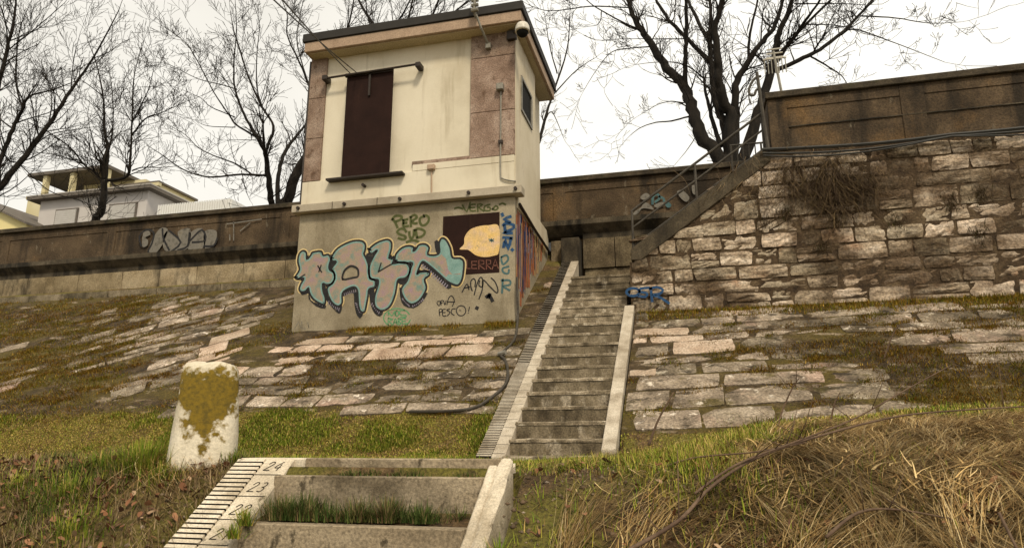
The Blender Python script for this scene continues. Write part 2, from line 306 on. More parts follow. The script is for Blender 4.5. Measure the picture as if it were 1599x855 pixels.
# ---------------------------------------------------------------- paved slopes, stone by stone
SN = np.array([0, -.65, 1.]); SN /= np.linalg.norm(SN)
def bed_sheet(name, x0, x1, y0, y1, label):
    bed = MB(); nxb = int((x1-x0)/.2); nyb = int((y1-y0)/.2)
    g = [(x0+(x1-x0)*i/nxb, y0+(y1-y0)*j/nyb) for j in range(nyb+1) for i in range(nxb+1)]
    bed.add([(x, y, slope_z(y)-.004+.03*(float(fbm(x*3, y*3, 3))-.44)-.12*max(0, 1-(y-y0)/.22)) for x, y in g],
            [(j*(nxb+1)+i, j*(nxb+1)+i+1, (j+1)*(nxb+1)+i+1, (j+1)*(nxb+1)+i) for j in range(nyb) for i in range(nxb)])
    return tag(bed.build(name, 'slope_dirt', smooth=True), label, kind='structure')
def pave(root, ang, org, u0, u1, v0, v1, inside, rng, cap, clean=lambda x, y: False, wr=(.35, 1.0), clampx=None):
    """courses run at an angle over the slope; inside(x, y) says where stones lie bare"""
    ca, sa = math.cos(ang), math.sin(ang); cnt = 0; v = v0
    def W(u, v_):
        wu = u+.28*(float(fbm(u*.7+3, v_*.7, 2))-.37); wv = v_+.30*(float(fbm(u*.55+30, v_*.8+7, 2))-.37)
        return org[0]+ca*wu-sa*wv, org[1]+sa*wu+ca*wv
    while v < v1:
        dv = rng.uniform(.20, .40); u = u0+rng.uniform(-.5, 0)
        while u < u1 and cnt < cap:
            w = rng.uniform(*wr); ua, ub = u+.012, u+w-.018; va, vb = v+.012, v+dv-.018; u += w
            sk = rng.uniform(-.035, .035, 8)
            if rng.random() < .12: vb -= rng.uniform(.03, .10)
            cs = [W(ua+sk[0], va+sk[1]*.35), W(ub+sk[2], va+sk[3]*.35), W(ub+sk[4], vb+sk[5]*.35), W(ua+sk[6], vb+sk[7]*.35)]
            if clampx and min(x for x, y in cs) < clampx[1]-.15 and max(x for x, y in cs) > clampx[0]+.15: cs = [(min(max(x, clampx[0]), clampx[1]), y) for x, y in cs]
            if not all(inside(x, y) for x, y in cs): continue
            xc, yc = np.mean(cs, 0)
            if skip_stone(root, xc, yc, rng): continue
            pr = rng.uniform(.004, .022); tl = rng.uniform(-.008, .008, 4)
            pts = [np.array([px_, py_, slope_z(py_)])+SN*(pr+tl[i]) for i, (px_, py_) in enumerate(cs)]
            slab(pts, SN, .08, 5, 3, .008, .012, .018, rng).build('paving_stone', 'paving_clean' if clean(xc, yc) else 'paving', root, smooth=False, fix=False)
            cnt += 1
        v += dv
rg = np.random.default_rng(11)
def moss_mask(x, y): return fbm(np.asarray(x)*.55+5, np.asarray(y)*1.7+3, 4)
TUFTS = {}
def skip_stone(root, x, y, r):
    TUFTS.setdefault(root.name, []).append((x, y))
    if x < -1.5: return (float(moss_mask(x, y)) > .63 and x < -3.4) or (x < -9.3-.9*(y-10) and r.random() < .75) or r.random() < .03
    return (float(moss_mask(x+20, y)) > .63-.035*max(x-.3, 0) and x > .5) or r.random() < .04
PB0 = 8.80
pl = bed_sheet('slope_pavement', -18, GX0-.02, PB0, 13.45, 'stone paved bank below the left wall')
notH = lambda x, y: not (-7.1 < x < -2.8 and y > 11.25)
pave(pl, 0, (0, 0), -7.6, -2.4, 8.85, 13.4, lambda x, y: PB0 < y < 13.4 and x < GX0-.03 and x > -7.4+.9*(y-10.2)*(y < 11.2)-.2 and notH(x, y), rg, 150,
     lambda x, y: -7.8 < x < -3.2 and 9.95+.1*(x+7) < y < 11.5 and (x*5.7+y*2.3) % 1 < .85, clampx=(-7.6, GX0-.04))
pave(pl, math.radians(34), (-7.2, 9.4), -9, 5.5, -4, 6, lambda x, y: PB0 < y < 13.4 and -16 < x < min(-6.9, -7.4+.9*(y-10.2)*(y < 11.2)-.15) and notH(x, y), rg, 145, lambda x, y: x > -8.3 and 10.0 < y < 11.4)
pr_ = bed_sheet('slope_pavement', -.86, 9, 8.3, 11.48, 'stone paved bank below the right wall')
pave(pr_, math.radians(1.5), (0, 0), -1.2, 9, 8.2, 11.6, lambda x, y: 8.32 < y < 11.46 and -.85 < x < 8.9, rg, 220, lambda x, y: x < .3 and (x*7.3+y*3.1) % 1 < .3, (.5, 1.3), (-.84, 8.8))

# ---------------------------------------------------------------- upper flight of steps with its gauge curb
t = thing('upper_staircase', 'long flight of worn concrete steps climbing the paved bank beside the hut', 'staircase', loc=(-1.6, 8, 0))
t.location = (0, 0, 0)
for k in range(-3, 14):
    z = .475+.2*k; Y = 8.8+.307*k
    m = MB().box(SX0-.01, SX1+.01, Y+.012, Y+.42, z-.34, z-.052)
    jz = RNG.uniform(-.008, .008)
    # worn nosing: an uneven slab on top of the riser
    st_ = m.build('step', 'step_nose' if 8 <= k <= 10 else 'step', t, bevel=.006); nxs = 9; vs = []
    for q in range(nxs+1):
        xq = SX0-.01+(SX1-SX0+.02)*q/nxs; e = RNG.uniform(-.004, .010); dz = RNG.uniform(-.012, .004)
        vs += [(xq, Y+e, z-.05), (xq, Y+e, z+jz+dz-.012), (xq, Y+e+.02, z+jz+dz), (xq, Y+.42, z+jz+.004), (xq, Y+.42, z-.05)]
    MB().add(vs, [(q*5+c, q*5+c+1, (q+1)*5+c+1, (q+1)*5+c) for q in range(nxs) for c in range(4)]).build('nosing', 'step_nose' if k < 11 else 'step', st_)
MB().box(SX0, -.92, 13.1, 14.1, 2.6, 3.06).build('landing', 'step', t)
def curb_line(y): return -.10+.65*(y-8.0)
U = np.array([0, 1, .65]); U /= np.linalg.norm(U)
def curb(prof_x0, prof_x1, ya, yb, zf, drop, name, m, parent, bevel=.008):
    return MB().prism_x([(ya, zf(ya)), (yb, zf(yb)), (yb, zf(yb)-drop), (ya, zf(ya)-drop)], prof_x0, prof_x1).build(name, m, parent, bevel=bevel)
cb = curb(-2.288, SX0, 7.95, 13.9, curb_line, .5, 'gauge_curb', 'curb_upper', t)
curb(GX0, -2.288, 7.95, 13.9, lambda y: curb_line(y)-.022, .45, 'groove_bed', 'groove', cb)
tooth_me = None
def gauge(parent, y0, y1, zf, slope, matn, rng, worn=lambda y: False, gx=None, tl=.18, frac=.55):
    gx = GX0 if gx is None else gx
    global tooth_me
    run = .02/slope; y = y0; w = run*frac; me = None
    L = math.sqrt(1+slope*slope)
    mm = MB(); d = np.array([0, 1, slope])/L; nn = np.array([0, -slope, 1])/L
    a = np.array([0., 0, 0]); ln = w*L
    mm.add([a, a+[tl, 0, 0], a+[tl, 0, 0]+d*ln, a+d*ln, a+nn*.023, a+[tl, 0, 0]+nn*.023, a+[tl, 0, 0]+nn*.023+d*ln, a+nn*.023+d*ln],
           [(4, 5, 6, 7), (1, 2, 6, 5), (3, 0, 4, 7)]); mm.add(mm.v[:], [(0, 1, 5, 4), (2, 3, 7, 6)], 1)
    me = mm.mesh('tooth', [matn, 'groove'])  # front and back tooth faces coloured dark to stand for shade in the notches
    while y < y1:
        if not worn(y):
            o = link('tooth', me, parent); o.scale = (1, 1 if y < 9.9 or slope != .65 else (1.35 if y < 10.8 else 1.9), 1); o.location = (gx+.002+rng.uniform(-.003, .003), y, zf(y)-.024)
        y += run if y < 9.9 or slope != .65 else (run*1.5 if y < 10.8 else run*2.3)
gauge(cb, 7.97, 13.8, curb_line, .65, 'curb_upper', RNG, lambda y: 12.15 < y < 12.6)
MB().box(GX0-.02, SX0+.02, 13.72, 14.1, 3.3, 4.12).build('end_block', 'cornice', t, bevel=.01)
dme = MB().add([(-2.284, 0, 0), (-2.14, 0, 0), (-2.14, .006, .006*.65), (-2.284, .006, .006*.65)], [(0, 1, 2, 3)]).mesh('division_line', 'groove'); y = 8.0
while y < 13.7:
    link('division_line', dme, cb).location = (0, y, curb_line(y)+.0015); y += .1/.65
for ya, yb in ((8.0, 9.62), (9.635, 11.5)):
    curb(SX1, -.88, ya, yb, lambda y: curb_line(y)+.05, .5, 'side_curb', 'curb_upper', t)
# side cheeks of the recess the steps climb into
# ---------------------------------------------------------------- lower flight with decimetre numerals
t = thing('lower_staircase', 'short flight of low concrete steps in the foreground with numbered gauge curb', 'staircase')
S2 = .76
def low_line(y): return -.072+S2*(y-3.54)
for i, (Y, z) in enumerate([(3.37, -.155), (3.095, -.36), (2.825, -.565), (2.555, -.77), (2.285, -.975), (2.0, -1.18)]):
    MB().box(SX0-.01, SX1+.02, Y, Y+.085, z-.3, z).build('step', 'step_low', t, bevel=.005)
    if i: MB().prism_x([(Y+.086, z-.012), (Y+.18, z+.012), (Y+.272, z+.04), (Y+.272, z-.3), (Y+.086, z-.3)], SX0-.01, SX1+.02).build('earth_tread', 'soil', t)
    else: MB().prism_x([(Y+.086, z-.01), (3.499, -.115), (3.499, -.4), (Y+.086, -.4)], SX0-.01, SX1+.02).build('earth_tread', 'soil', t)
MB().box(SX0+.09, SX1+.08, 3.5, 3.6, -.35, -.07).build('top_beam', 'step_low', t, bevel=.005)
lc = curb(-2.302, SX0, 1.6, 3.545, low_line, .5, 'gauge_curb', 'curb', t)
MB().prism_x([(3.546, -.072), (3.70, -.072), (3.70, -.4), (3.546, -.4)], GX0, SX0+.06).build('curb_end', 'curb', t, bevel=.006)
curb(GX0, -2.302, 1.6, 3.545, lambda y: low_line(y)-.016, .45, 'groove_bed', 'groove', lc)
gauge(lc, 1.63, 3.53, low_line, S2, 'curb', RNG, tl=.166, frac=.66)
# worn apron block beside the curb, bottom left
# ribbons drawn on a plane: origin o, axes u,v
def ribbon(mb, pts3, w, nrm, m=0):
    P = np.array(pts3, float); N = len(P); nrm = np.array(nrm, float)
    T = np.gradient(P, axis=0); T /= np.linalg.norm(T, axis=1)[:, None]+1e-9
    S = np.cross(T, nrm); S /= np.linalg.norm(S, axis=1)[:, None]+1e-9
    ww = np.broadcast_to(np.array(w, float), (N,))[:, None]/2
    P0 = P[0]-T[0]*ww[0]*.6; P1 = P[-1]+T[-1]*ww[-1]*.6
    P = P.copy(); P[0] = P0; P[-1] = P1
    vs = list(P+S*ww)+list(P-S*ww)
    mb.add(vs, [(i, i+1, N+i+1, N+i) for i in range(N-1)], m)
DIG = {'2': [[(0, .75), (.25, 1), (.6, .95), (.65, .7), (.0, .05), (.1, 0), (.8, 0)]], '3': [[(.05, .95), (.4, 1), (.65, .8), (.5, .55), (.25, .5), (.55, .45), (.7, .25), (.5, 0), (.05, .05)]],
       '1': [[(.1, .75), (.4, 1), (.4, 0)]], '4': [[(.6, 1), (0, .35), (.8, .35)], [(.62, .7), (.6, 0)]]}
d2 = np.array([0, 1, S2]); d2 /= np.linalg.norm(d2); n2 = np.array([0, -S2, 1]); n2 /= np.linalg.norm(n2)
for k, txt in enumerate(['24', '23', '22', '21']):
    zb = -.155-.1*k; yb = 3.54+(zb+.072)/S2
    m = MB(); ribbon(m, [(-2.298, yb, zb), (-2.14, yb, zb)]+n2*.0015, .006, n2); m.build('division_line', 'groove', lc, fix=False)
    for ci, ch in enumerate(txt):
        m = MB(); o0 = np.array([-2.262+ci*.052, yb, zb])+d2*.035+n2*.0018
        for s in DIG[ch]:
            pts = [o0+np.array([a*.042+b*.012, 0, 0])+d2*b*.068 for a, b in s]
            ribbon(m, catmull(pts, 4), .0065, n2)
        m.build('numeral', 'groove', lc, fix=False)
# right curb: flat inner strip and a thicker, cracked outer ridge
for ya, yb, ex in ((1.6, 3.0, .0), (3.0, 3.5, .0)):
    curb(SX1+.022, -.968, ya, yb-.004, lambda y: low_line(y)-.02+.03, .4, 'side_curb', 'curb', t)
def ridge_pts(ya, yb, top, wob):
    m = MB(); n = 8; vs = []
    for i in range(n+1):
        y = ya+(yb-ya)*i/n; z = low_line(y); j = wob*(RNG.random(5)-.5)
        prof = [(-.967, z-.05), (-.963+j[0], z+top*.7), (-.945, z+top+j[1]*.6), (-.912+j[2], z+top*.9+j[3]*.5), (-.9+j[4], z+top*.3), (-.895, z-.35)]
        vs += [(a, y, b) for a, b in prof]
    k = 6; m.add(vs, [(i*k+q, i*k+q+1, (i+1)*k+q+1, (i+1)*k+q) for i in range(n) for q in range(k-1)]+[tuple(range(k)), tuple(range(n*k, n*k+k))])
    return m
ridge_pts(3.16, 3.52, .02, .010).build('curb_ridge', 'curb', t)
ridge_pts(1.6, 3.15, .03, .014).build('curb_ridge', 'curb', t)
slab([(-1.10, 3.5, -.085), (-.9, 3.5, -.095), (-.89, 3.62, -.085), (-1.06, 3.64, -.075)], (0, -.1, 1), .1, 4, 2, .01, .014, .1).build('broken_block', 'curb', t, fix=False)
m = MB(); slab([(-3.0, 2.55, -.78), (-2.5, 2.62, -.76), (-2.5, 2.9, -.55), (-2.75, 2.88, -.55)], n2, .15, 4, 3, .01, .02, .05).build('worn_block', 'curb', t, fix=False)

# ---------------------------------------------------------------- painted marks helper: pixel outlines sighted onto a wall plane
def on_front(pts, Y): return [at(x, y, Y) for x, y in pts]

# ---------------------------------------------------------------- the gauge hut
HX0, HX1, HY0, HY1 = -7.03, -2.85, 11.3, 14.15
hut = thing('gauge_hut', 'two tone river gauge hut on a graffitied concrete base with brown shutter', 'hut')
MB().prism_x([(HY0-.0, 1.3), (HY0, 4.22), (HY1, 4.22), (HY1, 3.3)], HX0-.02, HX1).build('base_block', 'base_concrete', hut, bevel=.015)
MB().box(HX0+.004, HX1-.004, HY0+.03, 13.0, 4.38, 7.5).build('upper_wall', 'cream', hut)
MB().box(HX0+.03, -3.0, 13.0, HY1, 4.0, 7.5).build('rear_wall', 'cream_side', hut)
MB().box(HX1-.003, HX1+.008, HY0+.034, 12.985, 4.9, 7.48).build('side_render', 'cream_side', hut)
MB().box(HX1-.006, HX1+.02, HY0-.028, 13.02, 4.385, 4.93).build('side_plinth', 'cream_side', hut)
MB().box(-2.992, -2.94, 13.03, 13.2, 4.0, 7.46).build('side_pilaster', 'cream_side', hut)
# base band of cream render, right step
MB().box(HX0, HX1-.004, HY0-.022, HY0+.032, 4.39, 4.86).build('plinth_band', 'cream', hut, bevel=.004)
MB().box(-4.78, HX1-.004, HY0-.024, HY0+.031, 4.865, 4.99).build('plinth_band', 'cream', hut, bevel=.004)
b_ = MB().box(-4.80, -3.66, HY0-.012, HY0+.033, 4.995, 5.06).build('pink_band', 'pink_stone', hut)
for x0, x1, zs in ((HX0, -6.68, [4.87, 5.75, 6.6, 7.48]), (-3.69, HX1-.002, [4.998, 5.88, 6.98, 7.48])):
    for a, b in zip(zs[:-1], zs[1:]):
        MB().box(x0+.002, x1, HY0-.016, HY0+.035, a+.006, b-.004).build('pier_slab', 'pink_stone', hut, bevel=.004)
# ledge beam
lb = MB().box(-7.15, -2.70, 11.16, 11.42, 4.225, 4.375).build('ledge_beam', 'concrete', hut, bevel=.01)
for x in (-7.0, -6.05, -4.95, -3.65, -2.8):
    MB().tube([(x, 11.165, 4.30), (x, 11.12, 4.30)], .032, 8).build('bolt', 'dark_metal', lb)
for x in (-5.4, -6.3): MB().box(x-.004, x+.004, 11.152, 11.158, 4.23, 4.37).build('joint', 'groove', lb)
MB().box(-2.852, -2.828, 11.43, 14.12, 4.05, 4.384).build('side_skirt', 'cream_side', hut)
# roof
rf = MB().box(-7.08, -2.62, 10.98, 14.2, 7.68, 7.86).build('roof', 'roof_edge', hut, bevel=.012)
MB().box(-7.04, -2.66, 11.01, 14.17, 7.47, 7.678).build('fascia', 'fascia', rf, bevel=.01)
MB().box(-6.98, -2.72, 11.07, 14.1, 7.455, 7.468).build('soffit', 'soffit', rf)
# shutter, its rail and sill track
sh = MB().box(-6.18, -5.215, 11.20, 11.235, 4.86, 6.95).build('shutter', 'brown_metal', hut, bevel=.004)
MB().box(-5.70, -5.66, 11.165, 11.199, 6.45, 6.94).build('draw_bar', 'dark_metal', sh)
MB().box(-6.2, -5.2, 11.165, 11.199, 6.9, 6.975).build('hanger', 'dark_metal', sh)
MB().tube([(-6.62, 11.14, 6.92), (-4.68, 11.14, 6.95)], .022, 8).build('rail', 'dark_metal', hut)
for x in (-6.62, -4.68): MB().box(x-.05, x+.05, 11.10, 11.3, 6.88, 6.98).build('rail_bracket', 'dark_metal', hut, bevel=.01)
MB().box(-6.46, -4.92, 11.13, 11.275, 4.795, 4.835).build('sill_track', 'dark_metal', hut, bevel=.004)
MB().tube([(-5.72, 11.28, 4.66), (-5.72, 11.18, 4.66)], .03, 8).build('spout', 'dark_metal', hut)
# conduits and boxes
bx = MB().box(-3.17, -3.04, 11.17, 11.283, 6.24, 6.37).build('junction_box', 'galvanised', hut, bevel=.012)
MB().tube(catmull([(-3.10, 11.26, 6.24), (-3.10, 11.26, 5.5), (-3.10, 11.26, 4.66), (-3.06, 11.25, 4.55), (-2.95, 11.25, 4.50), (-2.82, 11.25, 4.47)], 4), .014, 6).build('conduit', 'galvanised', bx)
MB().box(-3.14, -3.06, 11.235, 11.283, 5.22, 5.28).build('clamp', 'dark_metal', bx)
bx = MB().box(-4.47, -4.33, 11.2, 11.276, 4.84, 4.94).build('junction_box', 'fascia', hut, bevel=.01)
MB().tube([(-4.40, 11.26, 4.84), (-4.39, 11.26, 4.38)], .013, 6).build('conduit', 'fascia', bx)
MB().tube([(HX0-.05, 11.36, 7.46), (HX0-.05, 11.36, 4.3)], .028, 8).build('downpipe', 'dark_metal', hut)
# side window: frame and pane, set in a dark reveal
wf = MB()
y0, y1, z0, z1 = 11.72, 12.62, 6.06, 6.78
for a in ((y0, y1, z0, z0+.05), (y0, y1, z1-.05, z1), (y0, y0+.05, z0+.05, z1-.05), (y1-.05, y1, z0+.05, z1-.05)):
    wf.box(HX1-.03, HX1+.035, *a)
wf = wf.build('window', 'galvanised', hut)
MB().box(HX1-.02, HX1+.0095, y0+.05, y1-.05, z0+.05, z1-.05).build('pane', 'glass_dark', wf)
# brown hatch with a painted lemon
hp = MB().box(-4.17, -3.125, HY0-.0012, HY0+.02, 2.86, 3.95).build('hatch', 'brown_metal', hut)
PR = crop(600, 310, 4.5); YW = HY0-.001; NF = (0, -1, 0)
m = MB(); lem = catmull([(530, 355), (560, 320), (565, 270), (600, 220), (660, 195), (730, 187), (806, 195), (806, 370), (770, 400), (700, 410), (640, 395), (590, 360)], 4, True)
m.poly(on_front(PR(lem), HY0-.0024)); lo = m.build('lemon_painting', 'paint_lemon', hp, fix=False)
m = MB()
for s in ([(735, 285), (770, 300)], [(740, 300), (770, 285)], [(752, 280), (755, 305)]): ribbon(m, on_front(PR(s), HY0-.0032), .02, NF)
m.build('stem_mark', 'paint_teal', hp, fix=False)
def strokes(name, mats, parent, C_, lst, w, Y, smooth=4, nrm=NF, label=None):
    m = MB(); mist = {'paint_green': 'mist_green', 'paint_blue': 'mist_blue'}.get(mats)
    if mist and parent.name.startswith('gauge_hut'):
        for s in lst:      # soft overspray edge
            p = C_(s); p = catmull(p, smooth) if len(p) > 2 and smooth > 1 else p
            ribbon(m, on_front(p, Y+.001), w*1.4, nrm, 1)
        mats = [mats, mist]
    for s in lst:
        p = C_(s); p = catmull(p, smooth) if len(p) > 2 and smooth > 1 else p
        ribbon(m, on_front(p, Y), w, nrm)
    o = m.build(name, mats, parent, fix=False)
    if label: o['label'] = label
    return o
strokes('hatch_lettering', 'paint_rust', hp, PR, [[(580, 430), (580, 490), (603, 490)], [(650, 440), (615, 440), (615, 490), (650, 490)], [(615, 465), (645, 465)],
    [(665, 495), (665, 432), (700, 436), (700, 458), (665, 465), (705, 495)], [(718, 495), (718, 430), (748, 434), (748, 456), (718, 463), (750, 493)], [(758, 495), (780, 425), (802, 490)], [(765, 470), (797, 468)]], .016, HY0-.0022, 1)
# the big lettered piece
PG = crop(460, 370, 5.922)
L1 = [(5, 370), (45, 300), (30, 230), (40, 160), (75, 125), (110, 145), (112, 205), (150, 165), (165, 140), (245, 130), (265, 168), (310, 160), (335, 200), (320, 260), (325, 300), (365, 330), (370, 380), (345, 430), (290, 440), (260, 430), (265, 500), (285, 560), (278, 622), (230, 610), (170, 570), (135, 510), (128, 468), (100, 500), (60, 505), (42, 478), (58, 430), (85, 380), (35, 388)]
A1 = [(340, 190), (380, 120), (450, 70), (540, 35), (620, 35), (655, 70), (650, 130), (642, 155), (665, 200), (685, 260), (690, 330), (697, 382), (745, 400), (742, 460), (690, 480), (680, 540), (665, 620), (648, 688), (612, 688), (592, 640), (585, 560), (580, 492), (550, 460), (490, 480), (442, 520), (440, 605), (402, 638), (350, 610), (312, 540), (300, 470), (342, 430), (372, 380), (360, 322), (342, 290), (385, 228), (352, 222)]
AH = [(445, 390), (455, 320), (490, 280), (530, 265), (580, 290), (590, 330), (583, 365), (540, 375)]
S1 = [(690, 112), (740, 65), (800, 35), (860, 22), (895, 48), (895, 110), (872, 195), (900, 182), (915, 215), (908, 242), (960, 235), (1030, 235), (1065, 280), (1060, 340), (1020, 380), (960, 392), (945, 450), (930, 530), (900, 610), (860, 660), (800, 680), (750, 650), (735, 600), (740, 540), (768, 450), (772, 398), (742, 392), (702, 380), (685, 330), (690, 270), (722, 190), (765, 118), (722, 150), (697, 148)]
T1 = [(930, 220), (935, 160), (990, 100), (1050, 80), (1100, 92), (1097, 130), (1122, 108), (1152, 70), (1210, 65), (1245, 100), (1232, 158), (1300, 165), (1340, 140), (1335, 60), (1360, 10), (1400, 25), (1440, 100), (1460, 188), (1530, 195), (1565, 230), (1560, 330), (1545, 400), (1510, 445), (1450, 430), (1400, 400), (1300, 310), (1200, 230), (1172, 240), (1148, 290), (1132, 345), (1160, 322), (1240, 320), (1245, 352), (1202, 390), (1220, 460), (1200, 520), (1150, 590), (1080, 620), (1020, 580), (985, 500), (1000, 450), (1040, 400), (1072, 290), (1088, 238), (1030, 240), (960, 232)]
SH = [[(40, 490), (100, 505), (128, 498), (150, 580), (210, 612), (285, 620), (280, 660), (200, 640), (130, 570), (125, 520), (70, 535)],
      [(262, 442), (285, 450), (312, 560), (350, 615), (402, 640), (440, 628), (425, 700), (390, 695), (320, 620), (285, 560)],
      [(436, 522), (480, 475), (550, 458), (592, 465), (588, 560), (612, 690), (638, 698), (605, 752), (568, 700), (550, 600), (545, 520), (490, 525), (440, 555)],
      [(690, 480), (740, 470), (735, 600), (768, 668), (820, 688), (790, 732), (740, 705), (702, 620)],
      [(968, 470), (992, 480), (1020, 585), (1085, 622), (1150, 592), (1200, 520), (1228, 522), (1180, 600), (1100, 657), (1010, 632), (978, 560)],
      [(1165, 240), (1195, 228), (1300, 312), (1447, 438), (1430, 476), (1395, 460), (1290, 350)], [(1293, 40), (1335, 38), (1338, 140), (1310, 145)], [(745, 385), (850, 335), (870, 360), (862, 450), (845, 380), (790, 390), (770, 440)],
      [(660, 160), (770, 105), (720, 190), (690, 260)], [(328, 230), (385, 218), (345, 290), (322, 300)], [(945, 400), (1050, 370), (1030, 440), (990, 440), (960, 425)]]
m = MB()
for L in (L1, A1, S1, T1):
    p = on_front(PG(catmull(L, 3, True)), HY0-.003); p.append(p[0]); ribbon(m, p, .085, NF, 0)
gp = m.build('graffiti_piece', 'paint_halo', hut, fix=False); gp['label'] = 'large pastel lettered graffiti with black outline'
for s in SH: MB().poly(on_front(PG(catmull(s, 2, True)), HY0-.0045)).build('drop_shadow', 'paint_black', gp, fix=False)
m = MB(); r_ = np.random.default_rng(4)
def hatch(a, b, off, n, w=.018):
    for i in range(n):
        t_ = (i+.5)/n; x = a[0]+(b[0]-a[0])*t_; y = a[1]+(b[1]-a[1])*t_
        ribbon(m, on_front(PG([(x, y), (x+off[0], y+off[1])]), HY0-.006), w, NF)
hatch((1180, 245), (1425, 450), (-18, 26), 13); hatch((990, 560), (1060, 632), (8, 14), 5); hatch((1080, 628), (1190, 560), (8, 20), 7); hatch((310, 585), (420, 660), (-4, 26), 7, .012)
hatch((555, 600), (600, 700), (26, 10), 6, .012); hatch((712, 600), (790, 695), (-6, 20), 6, .014); hatch((140, 555), (270, 630), (-4, 16), 6, .01); hatch((450, 520), (570, 480), (4, 24), 7, .01)
tag(m.build('shadow_hatching', 'paint_lilac', gp, fix=False), kind='stuff')
m = MB()
for L, h in ((L1, None), (A1, AH), (S1, None), (T1, None)):
    m.poly(on_front(PG(catmull(L, 3, True)), HY0-.0075), [on_front(PG(h), HY0-.0075)] if h else ())
m.build('letter_fill', 'paint_letters', gp, fix=False)
m = MB()
m.poly(on_front(PG([(1345, 60), (1362, 18), (1398, 30), (1436, 105), (1456, 195), (1528, 202), (1555, 235), (1550, 330), (1460, 345), (1420, 300), (1400, 200), (1350, 150)]), HY0-.009))
m.poly(on_front(PG([(1390, 385), (1420, 345), (1548, 345), (1536, 400), (1508, 436), (1455, 424)]), HY0-.009))
def inset(L, d):
    p = np.array(catmull(L, 3, True)); t_ = np.roll(p, -1, 0)-np.roll(p, 1, 0); t_ /= np.linalg.norm(t_, axis=1)[:, None]+1e-9
    ar = np.sum(p[:, 0]*np.roll(p[:, 1], -1)-np.roll(p[:, 0], -1)*p[:, 1]); nn = np.stack([-t_[:, 1], t_[:, 0]], 1)*np.sign(ar)
    return p+nn*d
for L in (A1, S1, T1, L1):      # pale rim inside each outline
    rim = on_front(PG(inset(L, 13)), HY0-.0085); rim.append(rim[0]); ribbon(m, rim, .042, NF)
m.build('letter_rim', 'paint_cyan', gp, fix=False)
m = MB()
for L in (L1, A1, S1, T1, AH):
    p = on_front(PG(catmull(L, 3, True)), HY0-.0105); p.append(p[0]); ribbon(m, p, .036, NF)
for s in ([(215, 265), (250, 325)], [(245, 260), (225, 320)], [(775, 320), (850, 275), (905, 245)], [(800, 240), (775, 320)], [(1140, 320), (1200, 305), (1245, 318)], [(30, 388), (95, 345)]):
    ribbon(m, on_front(PG(s), HY0-.0105), .026, NF)
m.build('letter_outline', 'paint_black', gp, fix=False)
# smaller tags
PP = crop(590, 320, 12.21)
strokes('graffiti_tag', 'paint_green', hut, PP, [[(280, 270), (330, 330), (375, 430)], [(275, 275), (330, 210), (450, 215), (440, 270), (360, 310)], [(485, 290), (490, 400), (580, 400)], [(480, 290), (570, 270)], [(485, 345), (550, 340)],
    [(625, 230), (630, 410)], [(625, 230), (700, 190), (745, 240), (660, 300), (690, 350), (745, 345)], [(880, 210), (810, 250), (800, 320), (840, 385), (910, 375), (965, 310), (970, 240), (920, 200), (880, 210)],
    [(540, 510), (500, 460), (430, 455), (370, 510), (420, 560), (510, 590), (530, 630), (480, 655), (390, 630)], [(600, 510), (605, 590), (635, 635), (680, 590), (690, 480)], [(725, 480), (745, 620)],
    [(700, 480), (760, 450), (850, 470), (895, 520), (850, 590), (750, 625)], [(550, 710), (620, 680), (700, 675), (770, 700)]], .045, HY0-.003, label='olive green lettering PERO SUD')
PK = crop(770, 320, 4.755)
strokes('graffiti_tag', 'paint_blue', hut, PK, [[(130, 85), (80, 105), (125, 128)], [(65, 65), (72, 80)], [(75, 150), (95, 135), (155, 150), (140, 180), (75, 208), (140, 208)], [(85, 150), (90, 205)], [(75, 240), (140, 245)], [(78, 312), (88, 255), (112, 330), (132, 245)], [(138, 328), (146, 336)]], .05, HY0-.003, 2, label='blue vertical tag')
strokes('graffiti_tag', 'paint_teal', hut, PK, [[(62, 385), (100, 372), (112, 405), (75, 440), (62, 410), (62, 385)], [(115, 455), (70, 470), (78, 500), (110, 508), (118, 480)], [(62, 560), (120, 558), (126, 590), (75, 602), (122, 632)], [(72, 550), (66, 652)]], .035, HY0-.003, 3)
PB = crop(670, 420, 9.5)
strokes('graffiti_tag', 'paint_black', hut, PB, [[(490, 340), (560, 220), (590, 300)], [(530, 280), (600, 260)], [(640, 320), (620, 260), (620, 180), (660, 140), (688, 180), (680, 260)], [(670, 380), (700, 260), (740, 150), (775, 120), (800, 180), (790, 260), (740, 240), (750, 170)],
    [(740, 440), (790, 300), (800, 160), (900, 255), (1000, 350), (1020, 300), (980, 190), (920, 130)]], .022, HY0-.003)
strokes('graffiti_tag', 'paint_black', hut, PB, [[(850, 410), (890, 385), (915, 420), (940, 470)], [(880, 420), (900, 370)], [(700, 570), (720, 580)]], .06, HY0-.003, 2)
cir = [(475+70*math.cos(a), 615+75*math.sin(a)) for a in np.linspace(0, 6.28, 14)]
strokes('graffiti_tag', 'paint_black', hut, PB, [[(115, 500), (150, 545), (165, 480), (118, 480)], [(180, 530), (175, 470), (205, 465)], [(180, 500), (200, 495)], [(215, 465), (235, 530), (252, 470)], [(265, 525), (290, 430), (330, 395), (365, 430), (372, 480), (345, 550)], [(270, 485), (382, 485)],
    [(160, 690), (150, 600), (192, 592), (185, 630), (150, 640)], [(242, 592), (203, 605), (205, 690), (252, 690)], [(205, 642), (240, 640)], [(305, 590), (260, 605), (312, 640), (268, 690)], [(392, 588), (342, 592), (330, 650), (372, 682)], cir, [(456, 606), (466, 614)], [(600, 560), (586, 622)], [(580, 645), (584, 650)]], .017, HY0-.003, 3, label='small black lettering PESCO!')
PM = crop(560, 470, 16)
bub = [(960+335*math.cos(a), 415+235*math.sin(a)) for a in np.linspace(.2, 5.9, 22)]
